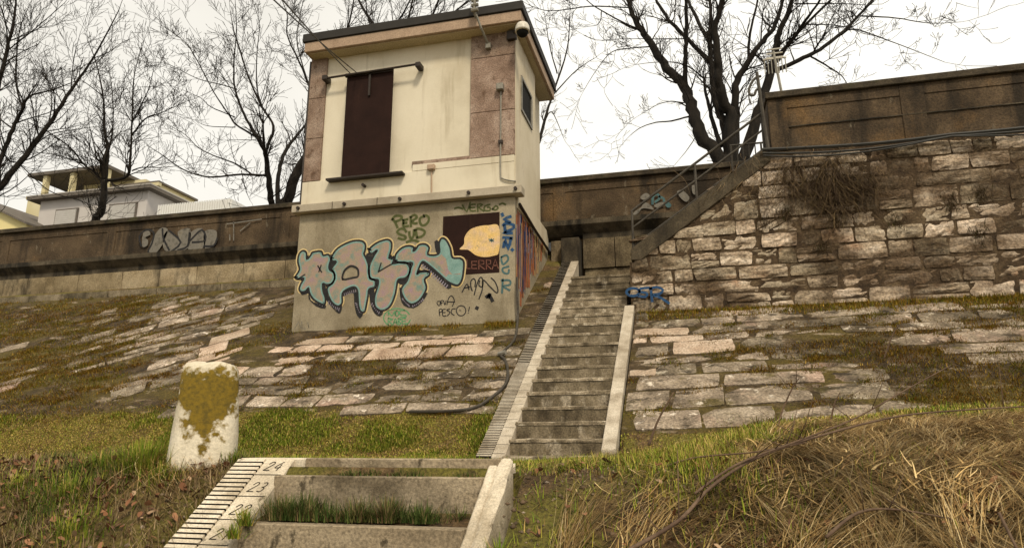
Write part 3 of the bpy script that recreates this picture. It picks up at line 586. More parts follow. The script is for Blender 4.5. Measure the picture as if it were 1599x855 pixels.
strokes('graffiti_tag', 'paint_mint', hut, PM, [bub, [(740, 350), (745, 270), (830, 370), (900, 250), (910, 350)], [(940, 240), (920, 300), (950, 380), (1000, 320), (985, 250), (940, 240)], [(1150, 230), (1040, 235), (1040, 330), (1180, 350), (1170, 390), (1040, 390)],
    [(740, 420), (745, 610), (840, 580), (760, 500), (850, 450), (740, 420)], [(860, 590), (920, 430), (960, 590)], [(880, 530), (950, 530)], [(990, 430), (990, 580), (1060, 560), (1000, 500), (1060, 450), (990, 430)], [(1180, 430), (1090, 430), (1095, 560), (1200, 545)], [(1095, 500), (1170, 490)]], .02, HY0-.003, 3, label='small mint green bubble tag')
strokes('graffiti_tag', 'paint_green', hut, PR, [[(495, 70), (520, 62), (550, 72)], [(550, 45), (580, 92), (605, 25)], [(640, 40), (605, 45), (605, 85), (642, 85)], [(605, 64), (635, 62)], [(658, 90), (658, 40), (692, 42), (665, 62), (700, 88)], [(742, 42), (708, 52), (704, 82), (742, 84), (742, 62), (725, 62)], [(760, 75), (785, 50), (800, 68), (778, 80), (760, 72)], [(810, 42), (830, 32), (852, 42)]], .03, HY0-.003, 2)
strokes('graffiti_tag', 'paint_silver', hut, crop(430, 290, 3.166), [[(95, 705), (115, 670), (125, 700)], [(130, 670), (132, 705), (150, 705)], [(160, 675), (165, 700)]], .015, HY0-.003, 1)
# streaky paint on the side of the base
m = MB(); r_ = np.random.default_rng(8)
for lay, (dens_, wm) in enumerate(((.7, .34), (.8, .12), (1.2, .05))):
    ycur = HY0+.06
    while ycur < 13.9:
        w = r_.uniform(.4, 1)*wm; zt = 4.04-r_.uniform(0, .12 if lay == 0 else .6); zb_ = slope_z(ycur)+(.12 if ycur > 11.6 else .45)+r_.uniform(0, .25 if lay == 0 else .9)
        if zt > zb_+.1:
            n = 6; a = []; b = []
            for i in range(n+1):
                z = zt+(zb_-zt)*i/n; j = r_.uniform(-.012, .012); a.append((HX1+.0025+.002*lay, ycur+j, z)); b.append((a[-1][0], ycur+w*(1-.4*(i/n)**2)+j, z))
            m.add(a+b, [(i, i+1, n+2+i, n+1+i) for i in range(n)], int(r_.choice(6, p=[[.45, .1, .3, .1, .05, 0], [.3, .25, .2, .1, .1, .05], [.15, .3, .15, .15, .1, .15]][lay])))
        ycur += w*dens_
o = m.build('graffiti_streaks', ['paint_orange', 'paint_navy', 'paint_ochre', 'paint_lilac', 'paint_rust', 'paint_black'], hut, fix=False); o['label'] = 'orange and navy paint streaks'; o['kind'] = 'stuff'
MB().tube([(HX1+.05, 11.45, 4.12), (HX1+.05, 12.6, 4.02), (HX1+.05, 14.0, 3.95)], .028, 6).build('side_pipe', 'dark_metal', hut)
# security camera under the eaves
cm = thing('security_camera', 'dome security camera on a bracket under the hut eaves', 'camera')
MB().box(-2.98, -2.80, 11.2, 11.285, 7.24, 7.42).build('wall_plate', 'dark_metal', cm, bevel=.01)
MB().tube([(-2.84, 11.22, 7.36), (-2.66, 11.02, 7.42), (-2.63, 11.0, 7.38)], .03, 8).build('arm', 'dark_metal', cm)
prof = [(0.0, 7.40), (.05, 7.40), (.10, 7.37), (.125, 7.32), (.135, 7.25), (.135, 7.215), (.105, 7.215)]
m = MB(); n = 18
for r0, z in prof: m.v += [(-2.63+r0*math.cos(2*math.pi*k/n), 11.0+r0*math.sin(2*math.pi*k/n), z) for k in range(n)]
m.f = [(i*n+k, i*n+(k+1) % n, (i+1)*n+(k+1) % n, (i+1)*n+k) for i in range(len(prof)-1) for k in range(n)]; m.m = [0]*len(m.f)
m.build('housing', 'white_plastic', cm, smooth=True)
m = MB(); pr = [(.105*math.cos(a), 7.214-.10*math.sin(a)) for a in np.linspace(0, 1.5, 7)]
for r0, z in pr: m.v += [(-2.63+r0*math.cos(2*math.pi*k/n), 11.0+r0*math.sin(2*math.pi*k/n), z) for k in range(n)]
m.f = [(i*n+k, i*n+(k+1) % n, (i+1)*n+(k+1) % n, (i+1)*n+k) for i in range(len(pr)-1) for k in range(n)]; m.m = [0]*len(m.f)
m.build('dome', 'glass_dark', cm, smooth=True)
# cable anchor and overhead cables
an = thing('cable_anchor', 'grey insulator bracket holding a wire at the hut roof edge', 'bracket')
MB().tube([(-3.5, 10.97, 7.62), (-3.5, 10.85, 7.72), (-3.48, 10.83, 7.95)], .03, 8).build('post', 'galvanised', an)
MB().tube([(-3.48, 10.86, 7.66), (-3.40, 10.98, 7.4), (-3.34, 11.24, 7.2)], .022, 8).build('strut', 'galvanised', an)
MB().box(-3.39, -3.29, 11.2, 11.283, 7.12, 7.24).build('foot_plate', 'galvanised', an, bevel=.01)
for z in (7.7, 7.8, 7.9): MB().tube([(-3.55, 10.84, z), (-3.42, 10.84, z)], .035, 8).build('insulator', 'galvanised', an)
for i, (a, b, lab) in enumerate([((-5.95, 11.12, 6.95), at(440, 0, 6.0), 'upper thin black cable running from the shutter rail up over the hut'),
                                 ((-6.08, 11.12, 6.95), at(452, 0, 5.7), 'lower thin black cable running from the shutter rail past the roof corner')]):
    a = np.array(a); b = np.array(b); b2 = a+(b-a)*2.2
    P = [a+(b2-a)*t_+np.array([0, 0, -.25*4*t_*(1-t_)*.35]) for t_ in np.linspace(0, 1, 14)]
    tag(MB().tube(P, .009, 5).build('overhead_cable', 'pipe_black'), lab, 'cable', 'overhead cables')
P = [np.array((-3.48, 10.84, 7.95))+np.array((.25, -.9, 2.0))*t_*2+np.array([0, 0, -.15*math.sin(t_*3)]) for t_ in np.linspace(0, 1, 8)]
tag(MB().tube(P, .011, 5).build('overhead_cable', 'pipe_black'), 'black wire rising from the insulator bracket on the roof edge', 'cable', 'overhead cables')

# ---------------------------------------------------------------- left embankment wall
wl = thing('embankment_wall', 'long dark parapet wall over pale stone courses along the street edge', 'wall')
X0, X1 = -70, 7.0; PY = 14.2
MB().box(X0, X1, PY+.03, PY+.42, 4.55, 5.5).build('parapet', 'parapet', wl)
MB().box(X0, X1, PY-.06, PY+.5, 5.502, 5.62).build('coping', 'coping', wl, bevel=.012)
cn = MB().prism_x([(PY-.3, 4.45), (PY-.3, 4.56), (PY+.05, 4.60), (PY+.05, 4.2), (PY-.12, 4.26)], X0, X1).build('cornice', 'cornice', wl)
x = -40.0
piers = [-31, -26.3, -21.8, -17.65, -14.25, -9.25, -2.6, 2.2]
for i, xp in enumerate(piers):
    MB().box(xp-.13, xp+.13, PY+.010, PY+.028, 4.62, 5.5).build('pier', 'parapet', wl, bevel=.006)
for a, b in zip(piers[:-1], piers[1:]):
    MB().box(a+.131, b-.131, PY+.014, PY+.028, 5.30, 5.499).build('top_rail', 'parapet', wl)
    MB().box(a+.131, b-.131, PY+.014, PY+.028, 4.615, 4.74).build('bottom_rail', 'parapet', wl)
r_ = np.random.default_rng(21)
for z0, z1, yf, mt, ln in ((3.52, 4.15, PY-.22, 'yellow_block', (.9, 1.7)), (3.15, 3.55, PY-.74, 'grey_block', (.7, 1.4))):
    for xa, xb in ((-34., HX0-.06), (HX1+.1, -2.43), (SX0+.05, -.4)):
        if yf < PY-.5 and xa > -8: continue
        x = xa
        while x < xb-.05:
            w = min(r_.uniform(*(ln if xa < -8 else (.35, .7))), xb-x)
            if xb-x-w < .3: w = xb-x
            if xa > -8: mt = 'dark_block'
            if xa > -8: slab([(x+.02, yf+.05, 2.85), (x+w+.03, yf+.05, 2.85), (x+w+.03, yf+.05, z0-.01), (x+.02, yf+.05, z0-.01)], (0, -1, 0), .3, 4, 2, .012, .014, .02, r_).build('stone_block', mt, wl, fix=False)
            slab([(x+.006, yf, z0), (x+w-.006, yf, z0), (x+w-.006, yf, z1), (x+.006, yf, z1)], (0, -1, 0), .5, 4, 2, .008, .012, .008, r_).build('stone_block', mt, wl, fix=False)
            x += w
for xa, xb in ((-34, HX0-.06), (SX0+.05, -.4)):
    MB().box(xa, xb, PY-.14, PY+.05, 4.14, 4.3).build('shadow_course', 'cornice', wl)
MB().box(HX1+.06, 1.2, PY+.0, PY+.3, 2.6, 4.3).build('backing', 'mortar', wl)
MB().box(-34, HX0-.05, PY-.70, PY+.02, 2.9, 3.515).build('backing', 'mortar', wl)
# silver throw-up and faint tags
PS = crop(0, 330, 3.331)
m = MB()
for s in ([(775, 215), (785, 160), (830, 90), (872, 92), (855, 150), (815, 212)], [(850, 130), (880, 100), (935, 160), (882, 208), (850, 190)], [(925, 105), (990, 90), (978, 190), (915, 202), (905, 195), (936, 160)], [(985, 115), (1052, 88), (1066, 180), (1000, 207), (978, 190)], [(1062, 105), (1122, 98), (1126, 140), (1108, 175), (1068, 196)], [(745, 112), (772, 100), (782, 120), (755, 135), (770, 150), (765, 178), (740, 182)]):
    m.poly(on_front(PS(catmull(s, 3, True)), PY-.016))
o = m.build('graffiti_piece', 'paint_silver', wl, fix=False); o['label'] = 'silver bubble letter graffiti'
strokes('graffiti_outline', 'paint_black', o, PS, [[(735, 180), (725, 130), (760, 95), (800, 110), (790, 165), (770, 210), (800, 228)], [(845, 90), (850, 140), (880, 200)], [(880, 100), (940, 160), (885, 212)], [(985, 110), (975, 180), (925, 200)], [(990, 150), (1050, 95), (1068, 150), (1000, 160)], [(1060, 180), (1110, 178), (1130, 140)]], .05, PY-.02, 3)
strokes('graffiti_tag', 'paint_silver', wl, PS, [[(1180, 65), (1360, 40)], [(1215, 55), (1215, 150)], [(1195, 120), (1195, 150)], [(1300, 60), (1250, 100)]], .03, PY-.016, 1)
PT = crop(970, 280, 9.406)
m = MB()
for s in ([(160, 530), (200, 470), (300, 400), (330, 330), (420, 370), (480, 440), (400, 430), (300, 430), (250, 500)], [(280, 260), (360, 200), (420, 240), (330, 300)], [(480, 380), (600, 330), (640, 380), (540, 420)], [(820, 180), (900, 160), (1000, 260), (960, 330), (880, 280)], [(1040, 90), (1110, 100), (1100, 220), (1050, 200)]):
    m.poly(on_front(PT(catmull(s, 3, True)), PY-.016))
m.build('graffiti_piece', 'paint_silver', wl, fix=False)
strokes('graffiti_tag', 'paint_teal', wl, PT, [[(460, 360), (470, 250), (540, 220), (560, 280), (500, 330)], [(560, 250), (620, 280), (630, 320)], [(680, 340), (720, 380), (690, 400), (665, 370)]], .05, PY-.02, 3)

# ---------------------------------------------------------------- right retaining wall, stone by stone
RY = 11.5
wr = thing('retaining_wall', 'high rubble stone retaining wall under a dark concrete parapet', 'wall')
def line_top(x): return min(4.62, 2.98+(x+.86)*(4.62-2.98)/(1.36+.86))
MB().prism_y([(-.93, 1.6), (14, 1.6), (14, 4.66), (1.45, 4.66), (1.3, 4.58), (-.86, 2.95), (-.93, 2.95)], RY+.012, RY+.5).build('core', 'mortar', wr)
MB().prism_y([(-.92, 1.6), (-.6, 1.6), (-.6, 3.1), (-.92, 2.95)], RY+.5, 14.15).build('side_core', 'mortar', wr)
r_ = np.random.default_rng(31); z = 2.02; row = 0; nst = 0
while z < 4.58:
    h = r_.uniform(.2, .34); x = -.92+r_.uniform(-.01, .0); h = min(h, 4.63-z)
    while x < 9.0:
        w = r_.uniform(.22, .55) if r_.random() < .55 else r_.uniform(.45, .8)
        split = r_.random() < .18 and h > .27
        for (za, zb_) in (((z, z+h*.5), (z+h*.5, z+h)) if split else ((z, z+h),)):
            top = line_top(x+.03); topr = line_top(x+w)
            if za+.10 > topr: continue
            xa, xb = x+.008, x+w-.008
            zl, zr = min(zb_, top+.0), min(zb_, topr)
            if zl < za+.05: zl = za+.05
            j = r_.uniform(-.026, .026, 8); pr = r_.uniform(-.012, .024)
            cs = [(xa+j[0], RY-pr, za+.012+j[1]*.6), (xb+j[2], RY-pr, za+.012+j[3]*.6), (xb+j[4], RY-pr, zr-.012+j[5]*.6), (xa+j[6], RY-pr, zl-.012+j[7]*.6)]
            slab(cs, (0, -1, 0), .14, 6, 4, .014, .014, .034, r_).build('stone', 'stone', wr, fix=False); nst += 1
        x += w
    z += h
# left cheek stones, seen obliquely in the stair recess
for k in range(9):
    y = RY+.05+k*.28
    for z in (2.0, 2.32, 2.62):
        if z+.3 < slope_z(y)+.2: continue
        slab([(-.925, y+.26, z), (-.925, y, z), (-.925, y, z+.29), (-.925, y+.26, z+.29)], (-1, 0, 0), .1, 3, 2, .012, .02, .03, r_).build('stone', 'stone', wr, fix=False)
pp = MB().box(1.45, 14, RY+.02, RY+.42, 4.665, 5.6).build('parapet', 'parapet', wr)
MB().box(1.42, 14, RY-.05, RY+.5, 5.602, 5.72).build('coping', 'coping', wr, bevel=.012)
for a, b in ((1.455, 1.75), (3.45, 3.8), (5.6, 5.95), (7.8, 8.15)): MB().box(a, b, RY+.002, RY+.018, 4.668, 5.598).build('pier', 'parapet', pp, bevel=.006)
for a, b in ((1.752, 3.448), (3.802, 5.598), (5.952, 7.798)):
    MB().box(a, b, RY+.006, RY+.018, 5.42, 5.597).build('top_rail', 'parapet', pp)
MB().box(1.755, 14, RY-.002, RY+.012, 5.075, 5.092).build('cable_line', 'cornice', pp)
# blue tag on the foot of the wall
PO = crop(960, 420, 3.168)
el = [(90+32*math.cos(a), 113+19*math.sin(a)) for a in np.linspace(0, 6.28, 12)]
o = strokes('graffiti_tag', 'paint_blue', wr, PO, [el, [(168, 92), (128, 96), (124, 112), (160, 118), (152, 136), (118, 132)], [(178, 92), (185, 160)], [(172, 98), (205, 88), (238, 102), (222, 122), (186, 126), (225, 140), (268, 168)]], .042, RY-.062, 2, label='blue spray tag OSR')
tag(o)
# pipes slung along the parapet foot
for i, (dz, sag, r, lab) in enumerate([(4.66, .06, .028, 'thick dark pipe slung along the foot of the right parapet, topmost'), (4.60, .10, .018, 'middle thin dark cable below the right parapet'), (4.57, .16, .013, 'lowest sagging thin cable below the right parapet')]):
    P = []
    for xx in np.linspace(1.3, 12, 40):
        f = ((xx-1.3) % 2.7)/2.7; P.append((xx, RY-.09-.03*i, dz-sag*4*f*(1-f)*.6+.025*math.sin(xx*1.3+i)))
    tag(MB().tube(P, r, 6).build('slung_cable', 'pipe_black'), lab, 'cable', 'cables along the right wall')

# ---------------------------------------------------------------- side stair, handrails, mast
ss = thing('side_staircase', 'narrow concrete side stair rising along the top of the stone wall', 'staircase')
sl = (4.67-3.19)/(1.28+.86)
MB().prism_y([(-.9, 2.98), (-.74, 2.97), (1.42, 4.50), (1.42, 4.70), (1.30, 4.70), (-.86, 3.20), (-.9, 3.15)], RY-.03, RY+.16).build('stringer', 'stringer', ss, bevel=.01)
MB().prism_y([(-.86, 2.98), (-.74, 2.97), (1.42, 4.50), (1.42, 4.70), (1.30, 4.70), (-.86, 3.20)], 12.5, 12.62).build('stringer', 'stringer', ss, bevel=.01)
for k in range(9):
    x = -.8+k*.25; z = 3.2+k*.173
    MB().box(x, x+.29, RY+.165, 12.495, z-.12, z).build('step', 'stringer', ss)
MB().box(1.45, 3.2, RY+.51, 14.1, 4.3, 4.66).build('landing', 'stringer', ss)
hr = thing('stair_handrail', 'grey tubular handrail climbing beside the narrow side stair', 'handrail')
for x, zb_, zt in ((-.86, 3.1, 3.86), (.22, 3.85, 4.60), (1.35, 4.6, 5.40)):
    MB().tube([(x, RY+.05, zb_), (x, RY+.05, zt)], .021, 8).build('post', 'rail_metal', hr)
MB().tube([(-.87, RY+.05, 3.85), (1.35, RY+.05, 5.39)], .023, 8).build('top_rail', 'rail_metal', hr)
MB().tube([(-.86, RY+.05, 3.56), (1.36, RY+.05, 5.10)], .018, 8).build('mid_rail', 'rail_metal', hr)
MB().tube([(-.84, RY+.05, 3.25), (1.30, RY+.05, 4.73)], .016, 8).build('low_rail', 'rail_metal', hr)
gr = thing('guard_railing', 'short barred guard railing at the head of the side stair', 'railing')
for x in np.linspace(.9, 1.42, 6): MB().tube([(x, 12.6, 4.55), (x, 12.6, 5.31)], .012 if .9 < x < 1.42 else .02, 6).build('bar', 'rail_metal', gr)
for z in (5.31, 4.72): MB().tube([(.88, 12.6, z), (1.46, 12.6, z)], .018, 6).build('rail', 'rail_metal', gr)
tp = thing('rusty_post', 'tall thin metal post with a bent bracket beside the parapet end', 'post')
MB().tube([(1.40, RY-.02, 4.66), (1.33, RY-.02, 6.12)], [.035, .026], 8).build('pole', 'rail_metal', tp)
hk = [(600, 80), (575, 78), (555, 100), (543, 130), (548, 150), (560, 150), (568, 135), (580, 125)]
MB().tube(catmull([at(*q, RY-.02) for q in crop(960, 90, 2.59)([(592, 75), (570, 82), (552, 105), (542, 135), (550, 152), (565, 150), (572, 132), (590, 122)])], 4), .022, 7).build('bracket', 'rail_metal', tp)
MB().tube(catmull([at(*q, RY-.02) for q in crop(960, 90, 2.59)([(543, 140), (543, 165), (552, 190)])], 4), .012, 6).build('wire', 'rail_metal', tp)
ms = thing('aerial_mast', 'thin mast with a small barred aerial standing on the right parapet', 'mast')
MB().tube([(1.74, RY+.25, 5.715), (1.66, RY+.25, 6.62)], .022, 8).build('pole', 'galvanised', ms)
for z in (6.50, 6.58, 6.66): MB().tube([(1.55-.1*(6.66-z), RY+.25, z), (1.80+.1*(6.66-z), RY+.25, z)], .012, 6).build('crossbar', 'white_plastic', ms)
for x in np.linspace(1.5, 1.84, 7): MB().tube([(x, RY+.25, 6.20), (x, RY+.25, 6.48)], .009, 5).build('rod', 'galvanised', ms)
MB().tube([(1.48, RY+.25, 6.48), (1.86, RY+.25, 6.48)], .014, 6).build('crossbar', 'white_plastic', ms)

# ---------------------------------------------------------------- lichened milestone
mst = thing('milestone', 'squat white stone bollard with rounded top and ochre lichen', 'bollard', loc=(-2.80, 3.66, -.14)); mst.rotation_euler = (0, 0, math.radians(33))
m = MB(); n = 28; lev = [(-.15, 1.06), (0, 1.05), (.2, 1.0), (.4, .95), (.52, .91), (.575, .86), (.602, .76), (.614, .5), (.616, .2)]
for zz, k in lev:
    for i in range(n):
        a = 2*math.pi*i/n; ca, sa = math.cos(a), math.sin(a); e = 2/3.2
        m.v.append((.178*k*math.copysign(abs(ca)**e, ca)+.006*math.sin(5*a+zz*9), .14*k*math.copysign(abs(sa)**e, sa)+.004*math.sin(3*a+zz*15), zz+.006*math.sin(4*a)))
m.f = [(i*n+k, i*n+(k+1) % n, (i+1)*n+(k+1) % n, (i+1)*n+k) for i in range(len(lev)-1) for k in range(n)]+[tuple(range((len(lev)-1)*n, len(lev)*n))]; m.m = [0]*len(m.f)
bo = m.build('stone_body', 'milestone', mst, smooth=True)
# lichen: a shield-shaped growth on the river face, with its own ragged shape
lm = MATS['milestone'].copy(); lm.name = 'milestone_lichen'; MATS['milestone_lichen'] = lm
nn_, ll = lm.node_tree.nodes, lm.node_tree.links
bs = nn_['Principled BSDF']; prev = bs.inputs['Base Color'].links[0].from_socket
tco = nn_.new('ShaderNodeTexCoord'); sep = nn_.new('ShaderNodeSeparateXYZ'); ll.new(tco.outputs['Object'], sep.inputs[0])
def mth(op, a, b=None):
    q = nn_.new('ShaderNodeMath'); q.operation = op
    for i, v in enumerate((a, b)):
        if v is None: continue
        if isinstance(v, (int, float)): q.inputs[i].default_value = v
        else: ll.new(v, q.inputs[i])
    return q.outputs[0]
no = nn_.new('ShaderNodeTexNoise'); no.inputs['Scale'].default_value = 14; no.inputs['Detail'].default_value = 8; ll.new(tco.outputs['Object'], no.inputs['Vector'])
no2 = nn_.new('ShaderNodeTexNoise'); no2.inputs['Scale'].default_value = 40; no2.inputs['Detail'].default_value = 6; ll.new(tco.outputs['Object'], no2.inputs['Vector'])
xz = mth('ABSOLUTE', mth('ADD', sep.outputs[0], -.005))
wid = mth('ADD', mth('MULTIPLY', mth('SUBTRACT', sep.outputs[2], .12), .58), .03)       # half-width grows upward
ins = mth('SUBTRACT', wid, xz)
ins = mth('MINIMUM', ins, mth('SUBTRACT', .575, sep.outputs[2]))
ins = mth('ADD', ins, mth('MULTIPLY', mth('SUBTRACT', no.outputs['Fac'], .5), .34))
ins = mth('ADD', ins, mth('MULTIPLY', mth('SUBTRACT', no2.outputs['Fac'], .5), .16))
fr = nn_.new('ShaderNodeMapRange'); ll.new(ins, fr.inputs[0]); fr.inputs[1].default_value = -.015; fr.inputs[2].default_value = .035
rp = nn_.new('ShaderNodeValToRGB'); rp.color_ramp.elements[0].color = (.105, .075, .012, 1); rp.color_ramp.elements[0].position = .35; rp.color_ramp.elements[1].color = (.19, .125, .012, 1); rp.color_ramp.elements[1].position = .62
ll.new(no2.outputs['Fac'], rp.inputs[0])
mxx = nn_.new('ShaderNodeMix'); mxx.data_type = 'RGBA'; ll.new(fr.outputs[0], mxx.inputs[0]); ll.new(prev, mxx.inputs[6]); ll.new(rp.outputs[0], mxx.inputs[7]); ll.new(mxx.outputs[2], bs.inputs['Base Color'])
bo.data.materials.clear(); bo.data.materials.append(lm)

# ---------------------------------------------------------------- hose down the bank
def on_slope(x, y, lift=.03):
    d = ray(x, y); t_ = (slope_z(0)+lift)/(d[2]-.65*d[1]); return d*t_
hp_ = [(-2.80, 11.25, 2.75), (-2.79, 11.22, 2.4), (-2.78, 11.2, 2.02)]+[on_slope(x, y) for x, y in [(803, 530), (783, 552), (789, 562), (793, 580), (789, 600), (765, 622), (740, 636), (705, 641), (640, 642)]]
hs = thing('drain_hose', 'grey hose trailing from the hut corner down the paving', 'hose')
MB().tube(catmull(hp_, 5), .022, 7).build('tube', 'rail_metal', hs)
q = on_slope(783, 552, .05); MB().tube([q+[-.05, .02, .0], q+[.07, -.02, .02]], .035, 8).build('coupling', 'galvanised', hs)

# ---------------------------------------------------------------- bare trees
def tree(name, label, cf, scale, Y, limbs, seed, dens=1.0, amp=2.2, root=None, twig_len=1.0, group='bare trees behind the wall', up=.25):
    """limbs: (points in survey pixels, start width, end width); each gets its own depth, twigs grow in all directions"""
    rng = np.random.default_rng(seed); t = thing(name, label, 'tree', group)
    trunk = MB(); known = []; all3 = []
    for li, (pts, w0, w1) in enumerate(limbs):
        p = catmull(cf(pts), 5); n = len(p)
        off0 = 0.
        if known:
            K = np.array([k[:2] for k in known]); d = np.hypot(*(K-p[0]).T); i = int(d.argmin())
            if d[i] < 14: off0 = known[i][2]
        tgt = off0+rng.uniform(-amp, amp); off = off0+(tgt-off0)*np.linspace(0, 1, n)**1.2
        w = (np.linspace(w0*.9, w1*.85, n)/scale)
        P = np.array([at(a, b, Y+o) for (a, b), o in zip(p, off)])
        R_ = w/2*(Y+off)/FOC*1.0
        R_ = R_*(1+.12*(rng.random(n)-.5)); P = P+(rng.random((n, 3))-.5)*R_[:, None]*.5
        known += [(a, b, o) for (a, b), o in zip(p, off)]
        trunk.tube(P, R_, 8 if w0/scale > 5 else 5); all3.append((P, R_))
    base = np.array(root) if root is not None else all3[0][0][0]
    g = np.array([base[0], base[1], 4.5])
    r0 = max(R_[0] for P, R_ in all3)
    if base[2] > 4.6: trunk.tube([g, g*.5+base*.5, base+[0, 0, .1]], [r0*1.5, r0*1.15, r0*1.05], 10)
    tr = trunk.build('trunk', 'bark', t, smooth=True, fix=False)
    segs = []
    def grow(p, d, L, r, lvl):
        n = 5 if lvl < 2 else 4; pts = [p]; dd = d.copy()
        for i in range(n):
            dd = dd+rng.normal(0, .115, 3)+np.array([0, 0, up*.22]); dd /= np.linalg.norm(dd); pts.append(pts[-1]+dd*L/n)
        rr = np.linspace(r, max(r*.4, .0068), n+1); segs.append((pts, rr))
        if lvl < 2:
            kids = rng.integers(3, 6) if lvl == 0 else rng.integers(2, 5)
            for k in range(kids):
                i = int(rng.integers(1, n+1)); tg = pts[i]-pts[i-1]; tg /= np.linalg.norm(tg)+1e-9
                s = rng.normal(0, 1, 3); s -= tg*(s@tg); s /= np.linalg.norm(s)+1e-9
                nd = tg*.75+s*.65+np.array([0, 0, up*.5]); nd /= np.linalg.norm(nd)
                grow(pts[i], nd, L*rng.uniform(.4, .7), rr[i]*.65, lvl+1)
    for P, R_ in all3:
        L = np.linalg.norm(np.diff(P, axis=0), axis=1).sum()
        nk = rng.poisson(L*2.0*dens)
        for k in range(nk):
            f = rng.random()**.7; i = min(int(f*(len(P)-1)), len(P)-2)
            if R_[i] > .2 : continue
            tg = P[i+1]-P[i]; tg /= np.linalg.norm(tg)+1e-9
            s = rng.normal(0, 1, 3); s -= tg*(s@tg); s /= np.linalg.norm(s)+1e-9
            nd = tg*.6+s*.75+np.array([0, 0, up]); nd /= np.linalg.norm(nd)
            r = min(R_[i]*.6, .032)*rng.uniform(.6, 1)
            grow(P[i], nd, twig_len*rng.uniform(.6, 1.7)*(.6+.5*min(1, R_[i]/.05)), r, 0)
        grow(P[-1], (P[-1]-P[-2])/np.linalg.norm(P[-1]-P[-2]), twig_len*1.6, R_[-1]*.9, 0)
    # triangular-section twigs, all in one crown
    V = []; F_ = []; o = 0
    an = np.arange(3)*2*math.pi/3
    for pts, rr in segs:
        P = np.array(pts); T = P[-1]-P[0]; T /= np.linalg.norm(T)+1e-9
        a = np.array([0, 0, 1.]) if abs(T[2]) < .9 else np.array([1., 0, 0]); u = np.cross(T, a); u /= np.linalg.norm(u); w = np.cross(T, u)
        ring = np.cos(an)[:, None]*u+np.sin(an)[:, None]*w
        V.append((P[:, None, :]+rr[:, None, None]*ring[None]).reshape(-1, 3)); n = len(P)
        for i in range(n-1):
            for k in range(3): F_.append((o+i*3+k, o+i*3+(k+1) % 3, o+(i+1)*3+(k+1) % 3, o+(i+1)*3+k))
        o += n*3
    np_mesh('crown', np.vstack(V), np.array(F_), None, 'twig', t)
    return t
cR = crop(850, 0, 2.46)
tree('bare_tree', 'large many stemmed bare tree behind the side stair', cR, 2.46, 18, [
    ([(690, 640), (600, 510), (560, 400), (545, 340), (470, 260), (420, 180), (375, 120), (340, 60), (320, -20), (290, -140)], 62, 12),
    ([(720, 650), (715, 450), (690, 390), (670, 300), (665, 200), (655, 110), (680, 30), (690, -30), (720, -160)], 58, 12),
    ([(545, 340), (540, 250), (545, 150), (545, 60), (540, -30), (510, -150)], 24, 12),
    ([(710, 640), (690, 480), (660, 400), (650, 330), (640, 240), (635, 140), (640, 50), (632, -30), (640, -150)], 40, 8),
    ([(725, 640), (735, 470), (735, 330), (775, 250), (830, 170), (880, 110), (910, 20), (920, -30), (960, -150)], 40, 7),
    ([(740, 650), (800, 500), (840, 380), (870, 270), (890, 190), (900, 130), (940, 40), (955, -20), (980, -140)], 56, 10),
    ([(785, 225), (790, 130), (820, 0), (830, -100)], 14, 6), ([(880, 275), (980, 230), (1060, 190), (1150, 120), (1200, 70), (1270, -10), (1330, -90)], 22, 8),
    ([(890, 240), (960, 140), (1010, 70), (1060, 0), (1090, -70)], 18, 7), ([(900, 210), (1000, 100), (1110, -10), (1170, -80)], 16, 7),
    ([(640, 240), (560, 160), (490, 90), (440, 20), (420, -20), (380, -110)], 22, 8), ([(645, 180), (600, 100), (560, 20), (545, -20), (520, -120)], 20, 8),
    ([(560, 445), (490, 465), (430, 470), (370, 490), (330, 520)], 9, 2.5), ([(550, 410), (500, 390), (440, 400), (370, 440)], 7, 2),
    ([(405, 180), (340, 185), (260, 200), (200, 270), (150, 350)], 7, 2), ([(375, 120), (290, 80), (200, 30), (150, -10)], 10, 4), ([(330, 30), (180, 25), (60, 40), (0, 40), (-60, 20)], 7, 3),
    ([(620, 310), (560, 260), (500, 240), (420, 240), (340, 250)], 8, 2), ([(1170, 115), (1215, 118), (1360, 170), (1540, 240)], 8, 2), ([(1215, 62), (1350, 70), (1480, 90), (1599, 85)], 7, 2),
    ([(1020, 215), (1080, 250), (1140, 290), (1165, 325)], 9, 3), ([(1010, 95), (1080, 95), (1140, 100)], 7, 3), ([(960, 15), (1050, 15), (1150, 15), (1240, 20)], 7, 3),
    ([(680, 560), (650, 480), (630, 400), (615, 330), (620, 290)], 22, 8), ([(560, 460), (580, 520), (545, 580), (520, 610)], 6, 2), ([(870, 260), (850, 245), (810, 210)], 9, 7),
    ([(540, 150), (480, 150), (400, 150), (300, 150), (220, 155)], 6, 2), ([(220, 40), (215, 80), (190, 100), (100, 100)], 5, 2)],
    101, dens=1.25, amp=1.6, root=at(1138, 250, 18), twig_len=.75)
cM = crop(230, 0, 2.515)
